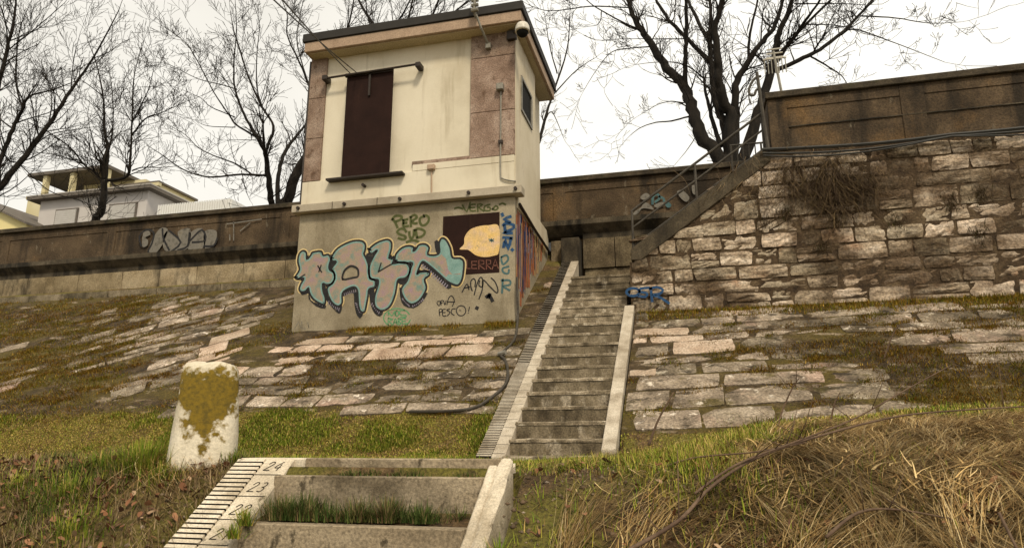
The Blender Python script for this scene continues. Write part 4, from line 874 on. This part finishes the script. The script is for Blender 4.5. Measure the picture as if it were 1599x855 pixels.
tree('bare_tree', 'bare spreading tree with forked trunk just left of the hut', cM, 2.515, 19, [
    ([(490, 830), (480, 730), (465, 600)], 34, 26), ([(530, 830), (580, 700), (620, 620), (680, 520), (720, 380)], 60, 26), ([(512, 830), (515, 690), (540, 600), (580, 540), (620, 490), (650, 420)], 26, 8),
    ([(465, 600), (430, 540), (380, 450), (345, 350), (340, 250), (350, 120), (345, 0)], 18, 3), ([(465, 600), (475, 570), (495, 495), (450, 420), (400, 310), (365, 200), (340, 120), (325, 40)], 18, 3),
    ([(450, 420), (430, 340), (430, 220), (440, 100), (420, 20)], 9, 2.5), ([(430, 540), (350, 490), (320, 450), (260, 360), (180, 210), (130, 150), (70, 110)], 12, 2.5),
    ([(470, 690), (370, 685), (240, 695), (140, 665), (60, 610), (0, 570)], 14, 3), ([(410, 685), (350, 645), (260, 610), (200, 580), (150, 530), (80, 490)], 10, 2.5),
    ([(345, 500), (240, 495), (190, 475)], 6, 2), ([(345, 460), (250, 420), (210, 385), (130, 350)], 7, 2), ([(410, 550), (320, 548)], 5, 2), ([(350, 350), (280, 330), (200, 310), (100, 260), (60, 240)], 7, 2),
    ([(370, 670), (385, 740), (405, 790)], 5, 2), ([(360, 400), (290, 290), (250, 250), (220, 170)], 6, 2), ([(450, 480), (440, 420), (480, 290), (510, 220)], 6, 2), ([(620, 640), (560, 645), (540, 635)], 10, 4),
    ([(690, 480), (640, 350), (600, 250), (550, 140), (550, 60), (520, -20)], 14, 4), ([(650, 380), (590, 180), (600, 60), (620, -20)], 9, 3), ([(720, 400), (760, 200), (800, 60), (820, -60)], 18, 5), ([(720, 380), (900, 200), (1000, 60), (1060, -60)], 18, 5), ([(900, 200), (1120, 90), (1230, 30), (1350, -60)], 10, 4)],
    102, dens=1.35, amp=1.8, root=at(442, 318, 19), twig_len=.85)
cL = crop(0, 0, 1.9885)
tree('bare_tree', 'small bare tree with bent pale trunk in front of the grey house', cL, 1.9885, 20, [
    ([(285, 720), (300, 680), (318, 640), (325, 560)], 38, 28), ([(320, 570), (300, 540), (260, 510), (220, 460), (150, 410), (90, 380)], 12, 3), ([(325, 560), (335, 480), (325, 400), (320, 300), (300, 200), (270, 120)], 16, 2.5),
    ([(330, 560), (395, 545), (405, 480), (410, 380), (415, 250), (430, 180)], 16, 2.5), ([(335, 480), (350, 400), (350, 300), (340, 220)], 9, 2.5), ([(410, 420), (450, 370), (500, 350), (570, 320)], 9, 2.5),
    ([(410, 530), (440, 520), (500, 520), (550, 515)], 7, 2.5), ([(320, 560), (310, 500), (300, 490), (280, 400)], 12, 3), ([(320, 300), (270, 260), (220, 230)], 6, 2), ([(410, 380), (460, 280), (480, 200)], 7, 2), ([(260, 510), (170, 480), (60, 470)], 6, 2)],
    103, dens=2.1, amp=1.3, root=at(145, 352, 20), twig_len=.85)
tree('bare_tree', 'big bare tree leaning in at the left edge', cL, 1.9885, 17, [
    ([(-90, 740), (-40, 620), (0, 580), (80, 480), (150, 390), (220, 280), (290, 180), (370, 30)], 40, 4), ([(-40, 620), (0, 500), (40, 400), (70, 340), (90, 300), (160, 280), (240, 250)], 26, 3), ([(-60, 680), (-50, 480), (-20, 320), (0, 250), (20, 160), (40, 80), (50, 0), (60, -80)], 30, 6),
    ([(70, 340), (50, 250), (60, 100), (90, 20)], 10, 3), ([(0, 460), (30, 500), (60, 510), (150, 590), (240, 620), (290, 640)], 8, 2.5), ([(40, 400), (0, 370), (-30, 340)], 9, 4), ([(80, 480), (150, 420), (250, 400), (330, 390)], 6, 2), ([(20, 160), (120, 80), (200, 10)], 7, 3), ([(150, 390), (160, 300), (130, 200)], 7, 2.5), ([(220, 280), (230, 180), (250, 100)], 6, 2)],
    104, dens=1.8, amp=1.8, root=at(-45, 370, 17), twig_len=1.0)
cT = crop(0, 0, 1)
tree('bare_tree', 'distant bare tree whose thin top shows above the hut roof', cT, 1, 27, [
    ([(600, 330), (610, 200), (600, 80), (560, 0), (530, -60)], 14, 2), ([(610, 180), (660, 60), (690, -10), (720, -60)], 8, 2), ([(605, 120), (640, 20), (650, -50)], 6, 1.5), ([(600, 80), (575, 30), (570, -40)], 5, 1.5), ([(660, 60), (720, 10), (780, -40)], 5, 1.5)],
    105, dens=1.4, amp=2, twig_len=1.0)
tree('bare_tree', 'thin bare tree seen between the hut and the many stemmed tree', cT, 1, 24, [
    ([(800, 330), (830, 260), (850, 190), (862, 150), (885, 80), (890, 20)], 9, 1.5), ([(850, 190), (862, 175), (880, 215)], 3, 1), ([(862, 150), (900, 110), (930, 90)], 3, 1), ([(870, 115), (858, 70), (850, 20)], 3, 1)],
    106, dens=1.0, amp=1.0, twig_len=.6)

# ---------------------------------------------------------------- houses across the street
def box_part(name, m, parent, *a, bevel=0): return MB().box(*a).build(name, m, parent, bevel=bevel)
h = thing('grey_house', 'pale grey house with flat eaves and two closed roller shutters', 'house')
box_part('wall', 'house_grey', h, -37.6, -29.9, 32, 39, 4.6, 14.25)
rf = MB().prism_y([(-38.2, 14.25), (-29.4, 14.25), (-29.4, 14.42), (-38.2, 14.42)], 31.55, 39.6).build('roof', 'house_eave', h)
MB().box(-38.22, -29.38, 31.53, 39.62, 14.425, 14.5).build('roof_cap', 'house_roof', rf)
for x0, x1, z0, z1 in ((-36.2, -34.75, 12.0, 13.5), (-32.35, -30.6, 11.8, 13.5)):
    w = MB().box(x0-.1, x1+.1, 31.93, 31.995, z0-.1, z1+.1).build('window', 'house_eave', h)
    for k in range(int((z1-z0-.25)/.125)): box_part('shutter_slat', 'shutter_grey', w, x0, x1, 31.87, 31.925, z1-.125*(k+1)+.008, z1-.125*k)
    box_part('pane', 'glass_dark', w, x0, x1, 31.9, 31.928, z0, z0+.3)
box_part('side_window', 'shutter_grey', h, -29.9, -29.86, 33.5, 34.6, 12.3, 13.6)
h = thing('terrace_building', 'ochre apartment block with a roofed top terrace behind the grey house', 'building')
box_part('wall', 'house_yellow', h, -49.5, -37.5, 41, 52, 4.6, 18.55)
box_part('parapet', 'house_yellow', h, -49.6, -37.4, 40.9, 41.2, 18.55, 18.8)
box_part('penthouse', 'house_yellow', h, -47.5, -41.5, 44, 51, 18.55, 20.6)
box_part('canopy', 'house_eave', h, -50.2, -42.5, 41.2, 51.5, 20.6, 20.85)
for x in (-48.8, -46.2, -43.0): box_part('post', 'house_yellow', h, x, x+.35, 41.4, 41.75, 18.8, 20.6)
box_part('lift_tower', 'house_yellow', h, -42.3, -38.4, 42, 46, 18.55, 19.2)
box_part('tower_cap', 'house_eave', h, -42.5, -38.2, 41.8, 46.2, 19.2, 19.35)
h = thing('yellow_house', 'bright yellow house gable at the far left edge', 'house')
MB().prism_y([(-46, 4.6), (-36.0, 4.6), (-36.0, 12.15), (-41, 14.35), (-46, 12.2)], 30, 38).build('wall', 'house_lemon', h)
MB().prism_y([(-35.75, 12.0), (-35.75, 12.12), (-41, 14.48), (-46.3, 12.2), (-46.3, 12.05), (-41, 14.36)], 29.7, 38.2).build('roof', 'house_eave', h)
h = thing('white_annex', 'low white ribbed annex beside the grey house', 'building')
box_part('wall', 'house_white', h, -29.3, -24.4, 32.2, 36, 4.6, 13.3)
for k in range(30): box_part('rib', 'house_white', h, -29.25+k*.16, -29.16+k*.16, 32.15, 32.198, 12.2, 13.36)

# ---------------------------------------------------------------- grass, moss, straw
def blades(name, P, Hh, Wd, az, lean, col, segs=2, matn='grass', label=None, cat=None, droop=.5, follow=None, parent=None, curl=None):
    n = len(P); k = segs
    dirx, diry = np.cos(az), np.sin(az); sx, sy = -diry, dirx
    V = np.zeros((n, (k+1)*2, 3), np.float32)
    for i in range(k+1):
        s = i/k; hor = Hh*lean*(s*(1-droop)+droop*s*s); ver = Hh*np.sqrt(np.clip(1-lean**2, .02, 1))*(s-.35*droop*s*s*lean)
        if curl is None: c = np.stack([P[:, 0]+dirx*hor, P[:, 1]+diry*hor, P[:, 2]+ver], -1)
        else:
            a_ = az+curl*(s-.5)
            px, py = (P[:, 0].copy(), P[:, 1].copy()) if i == 0 else (px+np.cos(a_)*Hh/k, py+np.sin(a_)*Hh/k); c = np.stack([px, py, 0*px], -1)
            sx, sy = -np.sin(a_), np.cos(a_)
        if follow is not None: c[:, 2] = follow(c[:, 0], c[:, 1])+P[:, 3]*(4*s*(1-s))+.004+P[:, 4]
        w = Wd*(1-.85*s)/2
        V[:, 2*i] = c+np.stack([sx*w, sy*w, 0*w], -1); V[:, 2*i+1] = c-np.stack([sx*w, sy*w, 0*w], -1)
    off = (np.arange(n)*(k+1)*2)[:, None, None]
    q = np.array([[2*i, 2*i+1, 2*i+3, 2*i+2] for i in range(k)])[None]
    Fq = (off+q).reshape(-1, 4)
    cc = np.repeat(col, (k+1)*2, axis=0)
    o = np_mesh(name, V.reshape(-1, 3), Fq, cc, matn, parent)
    return tag(o, label, cat, kind='stuff')
gr_ = np.random.default_rng(55)
def mixcol(n, cols, p, jit=.25):
    c = np.array(cols)[gr_.choice(len(cols), n, p=p)]; return np.clip(c*(1+jit*(gr_.random((n, 1))*2-1)), 0, 1)
GREEN = [(.10, .155, .012), (.21, .245, .022), (.36, .315, .055), (.42, .29, .10), (.18, .11, .035)]
# bench turf
n = 560000; X = gr_.uniform(-12, 7, n); Y = gr_.uniform(3.45, 9.3, n)
X = np.concatenate([X, gr_.uniform(-10.5, -2.5, 200000)]); Y = np.concatenate([Y, gr_.uniform(7.2, 9.1, 200000)]); n = len(X)
dens = fbm(X*1.3+9, Y*1.3+2, 4); gz = ground(X, Y)
edge = sstep(9.15, 8.6, Y+.8*(fbm(X*1.1+2, Y*.8, 3)-.47)); soilpatch = np.exp(-(((X+.35)/.55)**2+((Y-3.75)/.45)**2))
keep = (gr_.random(n) < edge*(.35+1.3*dens)*(1-.93*soilpatch)) & ~in_stairs(X, Y, .0)
X, Y, gz, dens = X[keep], Y[keep], gz[keep], dens[keep]; n = len(X)
far = sstep(4, 8, Y); lush = sstep(.34, .54, fbm(X*1.6+31, Y*1.9+8, 4))
base = mixcol(n, GREEN, [.33, .34, .17, .1, .06]); dry = mixcol(n, GREEN, [.03, .12, .3, .35, .2])
col = np.where((gr_.random(n) < lush*np.where(X > -.6, .6, .95))[:, None], base, dry)
blades('turf', np.stack([X, Y, gz-.005], -1), gr_.uniform(.015, .05, n)*(.6+.7*lush)*(1+.6*(gr_.random(n) < .05)), gr_.uniform(.004, .008, n)*(1+1.2*far), gr_.uniform(0, 6.28, n), gr_.uniform(.3, .97, n), col, 1, label='short green and straw turf on the level bench', cat='grass')
# moss and dry grass on the paved bank
DRYC = [(.175, .12, .008), (.24, .145, .014), (.38, .24, .045), (.18, .082, .013), (.14, .14, .01)]
def joint_tufts(root, label, area, prob, nb, far_mask=None):
    """low moss and dry grass rooted in the joints, long drifts along the courses"""
    X, Y, Hh, Q = [], [], [], []
    for x, y in TUFTS[root.name]:
        for _ in range(2):
            if gr_.random() > prob(x, y): continue
            ln = gr_.uniform(.15, .75); n = int(nb*ln*gr_.uniform(.5, 1.3)); u = gr_.normal(0, .38, n)*ln; q = gr_.integers(0, 3)
            X.append(x+gr_.uniform(-.3, .3)+u); Y.append(y+gr_.choice([-.18, .18])+gr_.normal(0, .03, n)*(1+ln)+.05*np.sin(u*6)); Hh.append(gr_.uniform(.012, .06, n)*np.exp(-(u/(ln*.6))**2)); Q.append(np.full(n, q))
    X, Y, Hh, Q = map(np.concatenate, (X, Y, Hh, Q))
    if far_mask:
        n = 150000; x = gr_.uniform(area[0], area[1], n); y = gr_.uniform(area[2], area[3], n); k = gr_.random(n) < far_mask(x, y); x, y = x[k], y[k]
        X = np.concatenate([X, x]); Y = np.concatenate([Y, y]); Hh = np.concatenate([Hh, gr_.uniform(.015, .065, len(x))]); Q = np.concatenate([Q, np.floor(fbm(x*1.5, y*3, 3)*6).astype(int) % 3])
    k = (X > area[0]) & (X < area[1]) & (Y > area[2]) & (Y < area[3]) & ~((X > GX0-.03) & (X < -.86)) & ~((X > HX0-.05) & (X < HX1+.02) & (Y > HY0-.02))
    X, Y, Hh, Q = X[k], Y[k], Hh[k], Q[k]; n = len(X)
    pals = [mixcol(n, DRYC, [.3, .3, .2, .15, .05]), mixcol(n, DRYC, [.25, .2, .05, .45, .05]), mixcol(n, DRYC, [.35, .1, .05, .05, .45])]
    col = np.where((Q == 0)[:, None], pals[0], np.where((Q == 1)[:, None], pals[1], pals[2]))
    return blades('bank_grass', np.stack([X, Y, slope_z(Y)+.004], -1), Hh, gr_.uniform(.006, .013, n), gr_.normal(-1.57, 1.3, n), gr_.uniform(.3, .97, n), col, 1, label=label, cat='grass')
joint_tufts(pl, 'brown dry grass and moss in the joints of the left paved bank', (-18, GX0, 8.7, 13.5), lambda x, y: .8, 520,
    lambda x, y: np.clip(sstep(.60, .64, moss_mask(x, y))*.7*sstep(-9.5, -7, x)*(x < -3.4)+.95*sstep(-9.0, -10.6, x+.75*(y-10.5))*sstep(.26, .42, fbm(x*1.6, y*2.4, 3)), 0, 1))
joint_tufts(pr_, 'brown dry grass and moss in the joints of the right paved bank', (-.86, 9.5, 8.3, 11.5), lambda x, y: .2 if x < .2 else (.75 if x < 2 else 1.), 620,
    lambda x, y: sstep(.55, .63, moss_mask(x+20, y)+.035*np.clip(x-.3, 0, 5))*.65*(x > .6))
# weeds along the wall feet
n = 9000; X = gr_.uniform(-.8, 9, n); Y = 11.42-gr_.random(n)**2*.3
blades('wall_foot_grass', np.stack([X, Y, slope_z(Y)-.01], -1), gr_.uniform(.03, .11, n), gr_.uniform(.008, .016, n), gr_.uniform(0, 6.28, n), gr_.uniform(.2, .9, n), mixcol(n, DRYC, [.35, .2, .1, .15, .2]), 2, label='mossy weeds along the foot of the stone wall', cat='grass')
# green tussocks: by the milestone, on the lower treads, at the curbs
def tussock(cx, cy, cz, n, sp, h, cols=GREEN, p=(.45, .3, .1, .1, .05), flat=None):
    a = gr_.uniform(0, 6.28, n); r = np.abs(gr_.normal(0, sp, n)); X = cx+np.cos(a)*r; Y = cy+np.sin(a)*r*.6
    Z = ground(X, Y)-.01 if cz is None else np.full(n, cz)
    return np.stack([X, Y, Z], -1), gr_.uniform(h*.4, h, n), gr_.uniform(.004, .008, n), a+gr_.normal(0, .6, n), gr_.uniform(.1, .85, n), mixcol(n, cols, list(p))
def tuss_obj(name, label, lst):
    A = [tussock(*q[0], **q[1]) for q in lst]; cat_ = [np.concatenate([a[i] for a in A]) for i in range(6)]
    return blades(name, *cat_, segs=3, label=label, cat='grass')
tuss_obj('grass_tuft', 'dark green tussocks beside the white bollard', [((-3.06, 3.48, None, 800, .1, .2), {}), ((-2.86, 3.40, None, 350, .08, .12), {}), ((-3.12, 3.62, None, 700, .12, .17), {}), ((-3.35, 3.5, None, 500, .16, .12), {}), ((-3.3, 3.25, None, 900, .2, .11), {}), ((-2.6, 3.66, None, 250, .06, .11), {}), ((-3.05, 3.05, None, 500, .14, .1), {}), ((-3.7, 3.3, None, 600, .25, .1), {})])
DG = [(.045, .075, .014), (.075, .105, .022), (.15, .14, .045), (.24, .17, .08), (.10, .065, .03)]
tuss_obj('grass_tuft', 'green grass growing on the earth tread of the lower steps', [((gr_.uniform(-2.0, -1.1), gr_.uniform(3.19, 3.34), -.352, int(gr_.integers(60, 260)), gr_.uniform(.02, .07), gr_.uniform(.04, .15)), {'cols': DG, 'p': [(.5, .3, .1, .05, .05), (.15, .2, .2, .25, .2)][int(gr_.random() < .4)]}) for _ in range(34)]
    +[((gr_.uniform(-2.0, -1.05), gr_.uniform(3.44, 3.5), -.155, int(gr_.integers(30, 120)), gr_.uniform(.03, .07), gr_.uniform(.02, .055)), {'cols': DG, 'p': (.25, .3, .2, .2, .05)}) for _ in range(14)]
    +[((gr_.uniform(-1.7, -1.05), gr_.uniform(2.9, 3.06), -.6, 120, .05, .1), {'cols': DG}) for _ in range(6)])
tuss_obj('grass_tuft', 'small dark tuft growing at the gauge curb beside the lower step', [((-2.09, 3.08, -.37, 160, .025, .1), {}), ((-2.1, 3.02, -.42, 120, .03, .09), {})])
tuss_obj('grass_tuft', 'thin green tuft at the outer edge of the right curb', [((-.82, 2.98, None, 60, .03, .12), {}), ((-.84, 2.9, None, 60, .03, .08), {})])
# lower slope, left: rough mixed growth
n = 90000; X = gr_.uniform(-6.5, GX0-.02, n); Y = gr_.uniform(1.9, 3.8, n); g1 = fbm(X*2.1+4, Y*2.1, 4)
k = gr_.random(n) < sstep(.3, .55, g1)*.8+.2; X, Y, g1 = X[k], Y[k], g1[k]; n = len(X)
c = np.where((gr_.random(n) < .75*sstep(.44, .57, g1))[:, None], mixcol(n, [(.055, .09, .016), (.10, .13, .026), (.19, .17, .05)], [.5, .3, .2]), mixcol(n, [(.20, .14, .07), (.11, .07, .035), (.28, .2, .11)], [.4, .35, .25]))
blades('bank_grass', np.stack([X, Y, ground(X, Y)-.01], -1), gr_.uniform(.03, .11, n), gr_.uniform(.004, .008, n), gr_.uniform(0, 6.28, n), gr_.uniform(.2, .98, n), c, 3, label='rough mixed grass left of the numbered curb', cat='grass')
# long flattened straw
def straw(name, x0, x1, y0, y1, n, flow, Lr, lift, label, cols, p, mask=None, wr_=(.0013, .0034)):
    X = gr_.uniform(x0, x1, n); Y = gr_.uniform(y0, y1, n)
    if mask is not None: k = gr_.random(n) < mask(X, Y); X, Y = X[k], Y[k]
    n = len(X); az = flow(X, Y)+gr_.normal(0, .38, n)+(gr_.random(n) < .15)*gr_.uniform(-2.5, 2.5, n); L = gr_.uniform(*Lr, n)
    cl = sstep(.32, .6, fbm(X*3.1+2, Y*3.1, 3)); P = np.stack([X, Y, 0*X, gr_.uniform(0, lift, n)*(.25+cl)*(.2+.8*(gr_.random(n) < .22)), gr_.random(n)**2*.035*(.3+1.7*cl)], -1); cu = gr_.normal(0, 1.1, n)
    return blades(name, P, L, gr_.uniform(wr_[0]**.5, wr_[1]**.5, n)**2*(1+.8*(gr_.random(n) < .04)), az, np.full(n, .995), mixcol(n, cols, p, .4)*(.45+.75*cl[:, None]), 5, 'straw', label, 'grass', droop=.15, follow=ground, curl=cu)
MATC = [(.40, .265, .105), (.27, .16, .06), (.52, .38, .18), (.12, .067, .026)]
STR = [(.54, .375, .155), (.35, .21, .075), (.72, .55, .29), (.13, .07, .025)]
fl = lambda X, Y: -.30+4.2*(fbm(X*1.1+6, Y*1.3+1, 3)-.42)
nc = 1500; cx = gr_.uniform(-.7, 5.5, nc); cy = gr_.uniform(2.3, 5.2, nc)      # tufts that fell over together
kc = gr_.random(nc) < (.06+.94*sstep(-.1, .6, cx-.5*(cy-3.6)*(cy > 3.6)+.5*(fbm(cx*2, cy*2, 3)-.3)))*sstep(5.4, 4.4, cy-.12*cx); cx, cy = cx[kc], cy[kc]; nc = len(cx)
ca = .25+fl(cx, cy)+gr_.normal(0, .8, nc); cc_ = gr_.normal(-.3, 1.0, nc); cL = gr_.uniform(.22, .62, nc); cb_ = gr_.uniform(.25, .92, nc); ch = gr_.uniform(.01, .075, nc)
q = np.repeat(np.arange(nc), 80); n = len(q); sp = gr_.uniform(.015, .06, nc)[q]
X = cx[q]+gr_.normal(0, 1, n)*sp; Y = cy[q]+gr_.normal(0, 1, n)*sp
P = np.stack([X, Y, 0*X, ch[q]*gr_.uniform(.3, 1, n), gr_.random(n)**2*.03], -1)
blades('dry_grass', P, cL[q]*gr_.uniform(.5, 1.15, n), gr_.uniform(.035, .062, n)**2, ca[q]+gr_.normal(0, .32, n), np.full(n, .995), mixcol(n, STR, [.38, .34, .14, .14], .35)*cb_[q][:, None], 5, 'straw', 'long flattened tufts of straw covering the mound in the foreground right', 'grass', droop=.15, follow=ground, curl=cc_[q]+gr_.normal(0, .35, n))
straw('dry_grass', -.6, 5.5, 2.2, 5.3, 70000, fl, (.08, .28), .015, 'dense brown thatch of broken straw under the long strands on the right mound', MATC, [.35, .25, .25, .15], lambda X, Y: (.1+.9*sstep(-.1, .5, X+.2-.5*(Y-3.6)*(Y > 3.6)+.5*(fbm(X*2, Y*2, 3)-.3)))*sstep(5.4, 4.2, Y-.12*X), (.003, .008))
straw('dry_grass', -7, GX0-.05, 1.8, 3.6, 34000, lambda X, Y: -1.2+3*fbm(X, Y, 2), (.1, .35), .07, 'scattered dead straw left of the numbered curb', STR, [.3, .3, .2, .2], lambda X, Y: sstep(.35, .6, fbm(X*1.7+7, Y*1.7, 3)))
n = 26000; X = gr_.uniform(-.8, 6, n); Y = gr_.uniform(2.2, 5.2, n); g1 = fbm(X*1.6+14, Y*1.6+5, 4); k = gr_.random(n) < sstep(.48, .62, g1)*.8; X, Y = X[k], Y[k]; n = len(X)
blades('bank_grass', np.stack([X, Y, ground(X, Y)-.01], -1), gr_.uniform(.04, .12, n), gr_.uniform(.004, .008, n), gr_.uniform(0, 6.28, n), gr_.uniform(.2, .95, n), mixcol(n, GREEN, [.4, .25, .1, .15, .1]), 3, label='green grass pushing through the straw on the right mound', cat='grass')
# dead leaves
n = 3400; X = np.concatenate([gr_.uniform(-6, GX0-.05, 2700), gr_.uniform(-.8, 3, 700)]); Y = gr_.uniform(2.0, 3.6, n)
a = gr_.uniform(0, 6.28, n); s = gr_.uniform(.008, .024, n); Z = ground(X, Y)+.012+gr_.random(n)*.03
tilt = gr_.normal(0, .5, (n, 2)); V = np.zeros((n, 6, 3))
for i, (u, v, w_) in enumerate([(-1, 0, 0), (-.4, .55, .25), (.45, .5, .3), (1, 0, .1), (.45, -.5, .3), (-.4, -.55, .25)]):
    uu = (u*np.cos(a)-v*np.sin(a))*s; vv = (u*np.sin(a)+v*np.cos(a))*s
    V[:, i] = np.stack([X+uu, Y+vv, Z+w_*s+uu*tilt[:, 0]+vv*tilt[:, 1]], -1)
Fq = (np.arange(n)[:, None, None]*6+np.array([[0, 1, 2, 3], [0, 3, 4, 5]])[None]).reshape(-1, 4)
o = np_mesh('leaf_litter', V.reshape(-1, 3), Fq, np.repeat(mixcol(n, [(.17, .075, .035), (.24, .12, .06), (.30, .2, .12), (.10, .05, .03)], [.35, .3, .15, .2]), 6, axis=0), 'leaf'); tag(o, 'brown dead leaves scattered over the near slope', 'leaves', kind='stuff')
# creeper hanging on the stone wall
n = 1300; X = np.concatenate([gr_.normal(2.35, .3, 900), gr_.normal(1.75, .5, 400)]); z0 = np.concatenate([gr_.normal(4.05, .24, 900), gr_.normal(4.2, .25, 400)])
V = np.zeros((n, 12, 3), np.float32); L = gr_.uniform(.1, .5, n); dx = gr_.normal(.15, .7, n); bow = gr_.uniform(.02, .13, n)
for i in range(6):
    s = i/5; cx = X+dx*s*L+.03*np.sin(s*5+X*9); cz = z0-L*s; cy = RY-.04-bow*np.sin(s*2.6); w = .0045*(1-.7*s)
    V[:, 2*i] = np.stack([cx-w, cy, cz], -1); V[:, 2*i+1] = np.stack([cx+w, cy+.004, cz], -1)
Fq = (np.arange(n)[:, None, None]*12+np.array([[2*i, 2*i+1, 2*i+3, 2*i+2] for i in range(5)])[None]).reshape(-1, 4)
o = np_mesh('hanging_creeper', V.reshape(-1, 3), Fq, np.repeat(mixcol(n, [(.055, .035, .02), (.09, .06, .03), (.16, .11, .055)], [.45, .4, .15]), 12, axis=0), 'straw'); tag(o, 'brown dead creeper hanging down the stone wall', 'creeper', kind='stuff')
wc = [(1.55, 3.55), (2.3, 3.35), (3.15, 3.3), (3.95, 3.55), (4.35, 3.62), (2.05, 2.95), (4.25, 3.0), (1.25, 3.45)]
A = [[], [], [], []]
for cx, cz in wc:
    n = 90; A[0].append(cx+gr_.normal(0, .07, n)); A[1].append(cz+gr_.normal(0, .08, n)); 
X = np.concatenate(A[0]); Z = np.concatenate(A[1]); n = len(X)
blades('wall_weeds', np.stack([X, np.full(n, RY-.02), Z], -1), gr_.uniform(.06, .18, n), gr_.uniform(.006, .012, n), gr_.normal(-1.57, .9, n), gr_.uniform(.5, .98, n), mixcol(n, [(.06, .04, .02), (.1, .07, .035), (.07, .07, .02)], [.5, .3, .2]), 3, 'grass', 'dead weed clumps rooted in the joints of the stone wall', 'weeds', droop=.9)
# bramble stems arching over the mound
def stem(pts, Ys, r0, r1, label, twigs=0, seed=0):
    rr = np.random.default_rng(seed); P = catmull([at(x, y, Y) for (x, y), Y in zip(pts, Ys)], 6)
    m = MB().tube(P, np.linspace(r0, r1, len(P)), 6)
    for k in range(twigs):
        i = int(rr.integers(3, len(P)-1)); d = rr.normal(0, 1, 3); d[2] = abs(d[2])+.4; d /= np.linalg.norm(d); l = rr.uniform(.1, .3)
        m.tube([P[i], P[i]+d*l*.5, P[i]+d*l+[0, 0, .03]], [r1*.9, r1*.6, r1*.3], 4)
    return tag(m.build('bramble_stem', 'bramble', smooth=True, fix=False), label, 'stem', 'bramble stems on the mound')
stem([(975, 862), (1060, 812), (1110, 760), (1180, 715), (1280, 680), (1400, 650), (1500, 640), (1620, 633)], [2.75, 2.95, 3.15, 3.4, 3.7, 4.0, 4.3, 4.6], .0085, .004, 'longest bramble stem arching from the bottom centre to the right edge', 8, 1)
stem([(1085, 770), (1150, 725), (1240, 690), (1330, 655), (1420, 605), (1485, 570)], [3.1, 3.3, 3.5, 3.7, 3.9, 4.1], .006, .0025, 'thinner bramble stem branching upward above the long one', 8, 2)
stem([(1010, 740), (1080, 715), (1180, 705), (1260, 690)], [3.5, 3.5, 3.5, 3.6], .006, .003, 'short pale stem lying across the foot of the long bramble', 2, 3)
stem([(1013, 695), (1028, 655), (1052, 612)], [4.6, 4.6, 4.6], .010, .004, 'upright dark twig leftmost on the mound near the steps', 0, 4)
stem([(1214, 672), (1220, 645), (1236, 608), (1248, 590)], [4.8, 4.8, 4.8, 4.8], .008, .003, 'upright dark twig in the middle of the mound crest', 2, 5)
stem([(1296, 662), (1303, 630), (1312, 612)], [4.8, 4.8, 4.8], .007, .003, 'upright short twig right of the middle one on the mound crest', 1, 6)
stem([(1380, 560), (1395, 520), (1405, 508), (1412, 512)], [7.5, 7.5, 7.5, 7.5], .008, .003, 'thin hooked pale stalk rising in front of the right paving', 0, 7)
stem([(1290, 838), (1340, 800), (1400, 795), (1500, 812)], [2.9, 3.0, 3.05, 3.05], .007, .003, 'low brown twig lying in the straw at bottom right', 3, 8)
stem([(1560, 800), (1575, 830), (1590, 860)], [2.9, 2.85, 2.8], .006, .005, 'pale stalk standing at the bottom right corner', 0, 9)

# clods and pebbles on the bare earth
n = 5200; X = np.concatenate([gr_.uniform(-.85, 1.6, 3400), gr_.uniform(-5, GX0-.04, 1800)]); Y = np.concatenate([gr_.uniform(2.3, 4.1, 3400), gr_.uniform(2.0, 3.6, 1800)])
r = gr_.uniform(.004, .02, n)*gr_.uniform(.4, 1, n); Z = ground(X, Y)
oc = np.array([(1, 0, 0), (0, 1, 0), (-1, 0, 0), (0, -1, 0), (0, 0, .8), (0, 0, -.8)]); V = np.stack([X, Y, Z], -1)[:, None]+oc[None]*r[:, None, None]*gr_.uniform(.6, 1.3, (n, 6, 1))
Fq = (np.arange(n)[:, None, None]*6+np.array([(0, 1, 4), (1, 2, 4), (2, 3, 4), (3, 0, 4), (1, 0, 5), (2, 1, 5), (3, 2, 5), (0, 3, 5)])[None]).reshape(-1, 3)
o = np_mesh('earth_clods', V.reshape(-1, 3), Fq, np.repeat(mixcol(n, [(.12, .08, .048), (.17, .125, .08), (.07, .048, .028), (.24, .19, .14)], [.4, .3, .2, .1]), 6, axis=0), 'leaf'); tag(o, 'crumbly clods of brown earth on the near slope', 'soil', kind='stuff')

n = 16000; X = gr_.normal(.05, .45, n); Y = gr_.normal(3.75, .38, n); k = (X > -.8) & (gr_.random(n) < sstep(.36, .5, fbm(X*2.2+1, Y*2.2+8, 3))*(1-.85*np.exp(-(((X+.5)/.3)**2+((Y-3.45)/.4)**2)))); X, Y = X[k], Y[k]; n = len(X)
blades('bank_grass', np.stack([X, Y, ground(X, Y)-.01], -1), gr_.uniform(.03, .1, n), gr_.uniform(.004, .008, n), gr_.uniform(0, 6.28, n), gr_.uniform(.2, .95, n), mixcol(n, GREEN, [.2, .3, .25, .17, .08]), 3, label='green grass on the crest right of the short curb', cat='grass')

n = 7000; X = gr_.uniform(HX0, HX1+.1, n); Y = HY0-.02-gr_.random(n)**2*.16; k = gr_.random(n) < sstep(.36, .52, fbm(X*2.3, Y, 3)); X, Y = X[k], Y[k]; n = len(X)
blades('wall_foot_grass', np.stack([X, Y, slope_z(Y)], -1), gr_.uniform(.02, .09, n), gr_.uniform(.006, .013, n), gr_.uniform(0, 6.28, n), gr_.uniform(.2, .9, n), mixcol(n, DRYC, [.3, .25, .1, .2, .15]), 2, label='mossy weeds along the foot of the hut base', cat='grass')
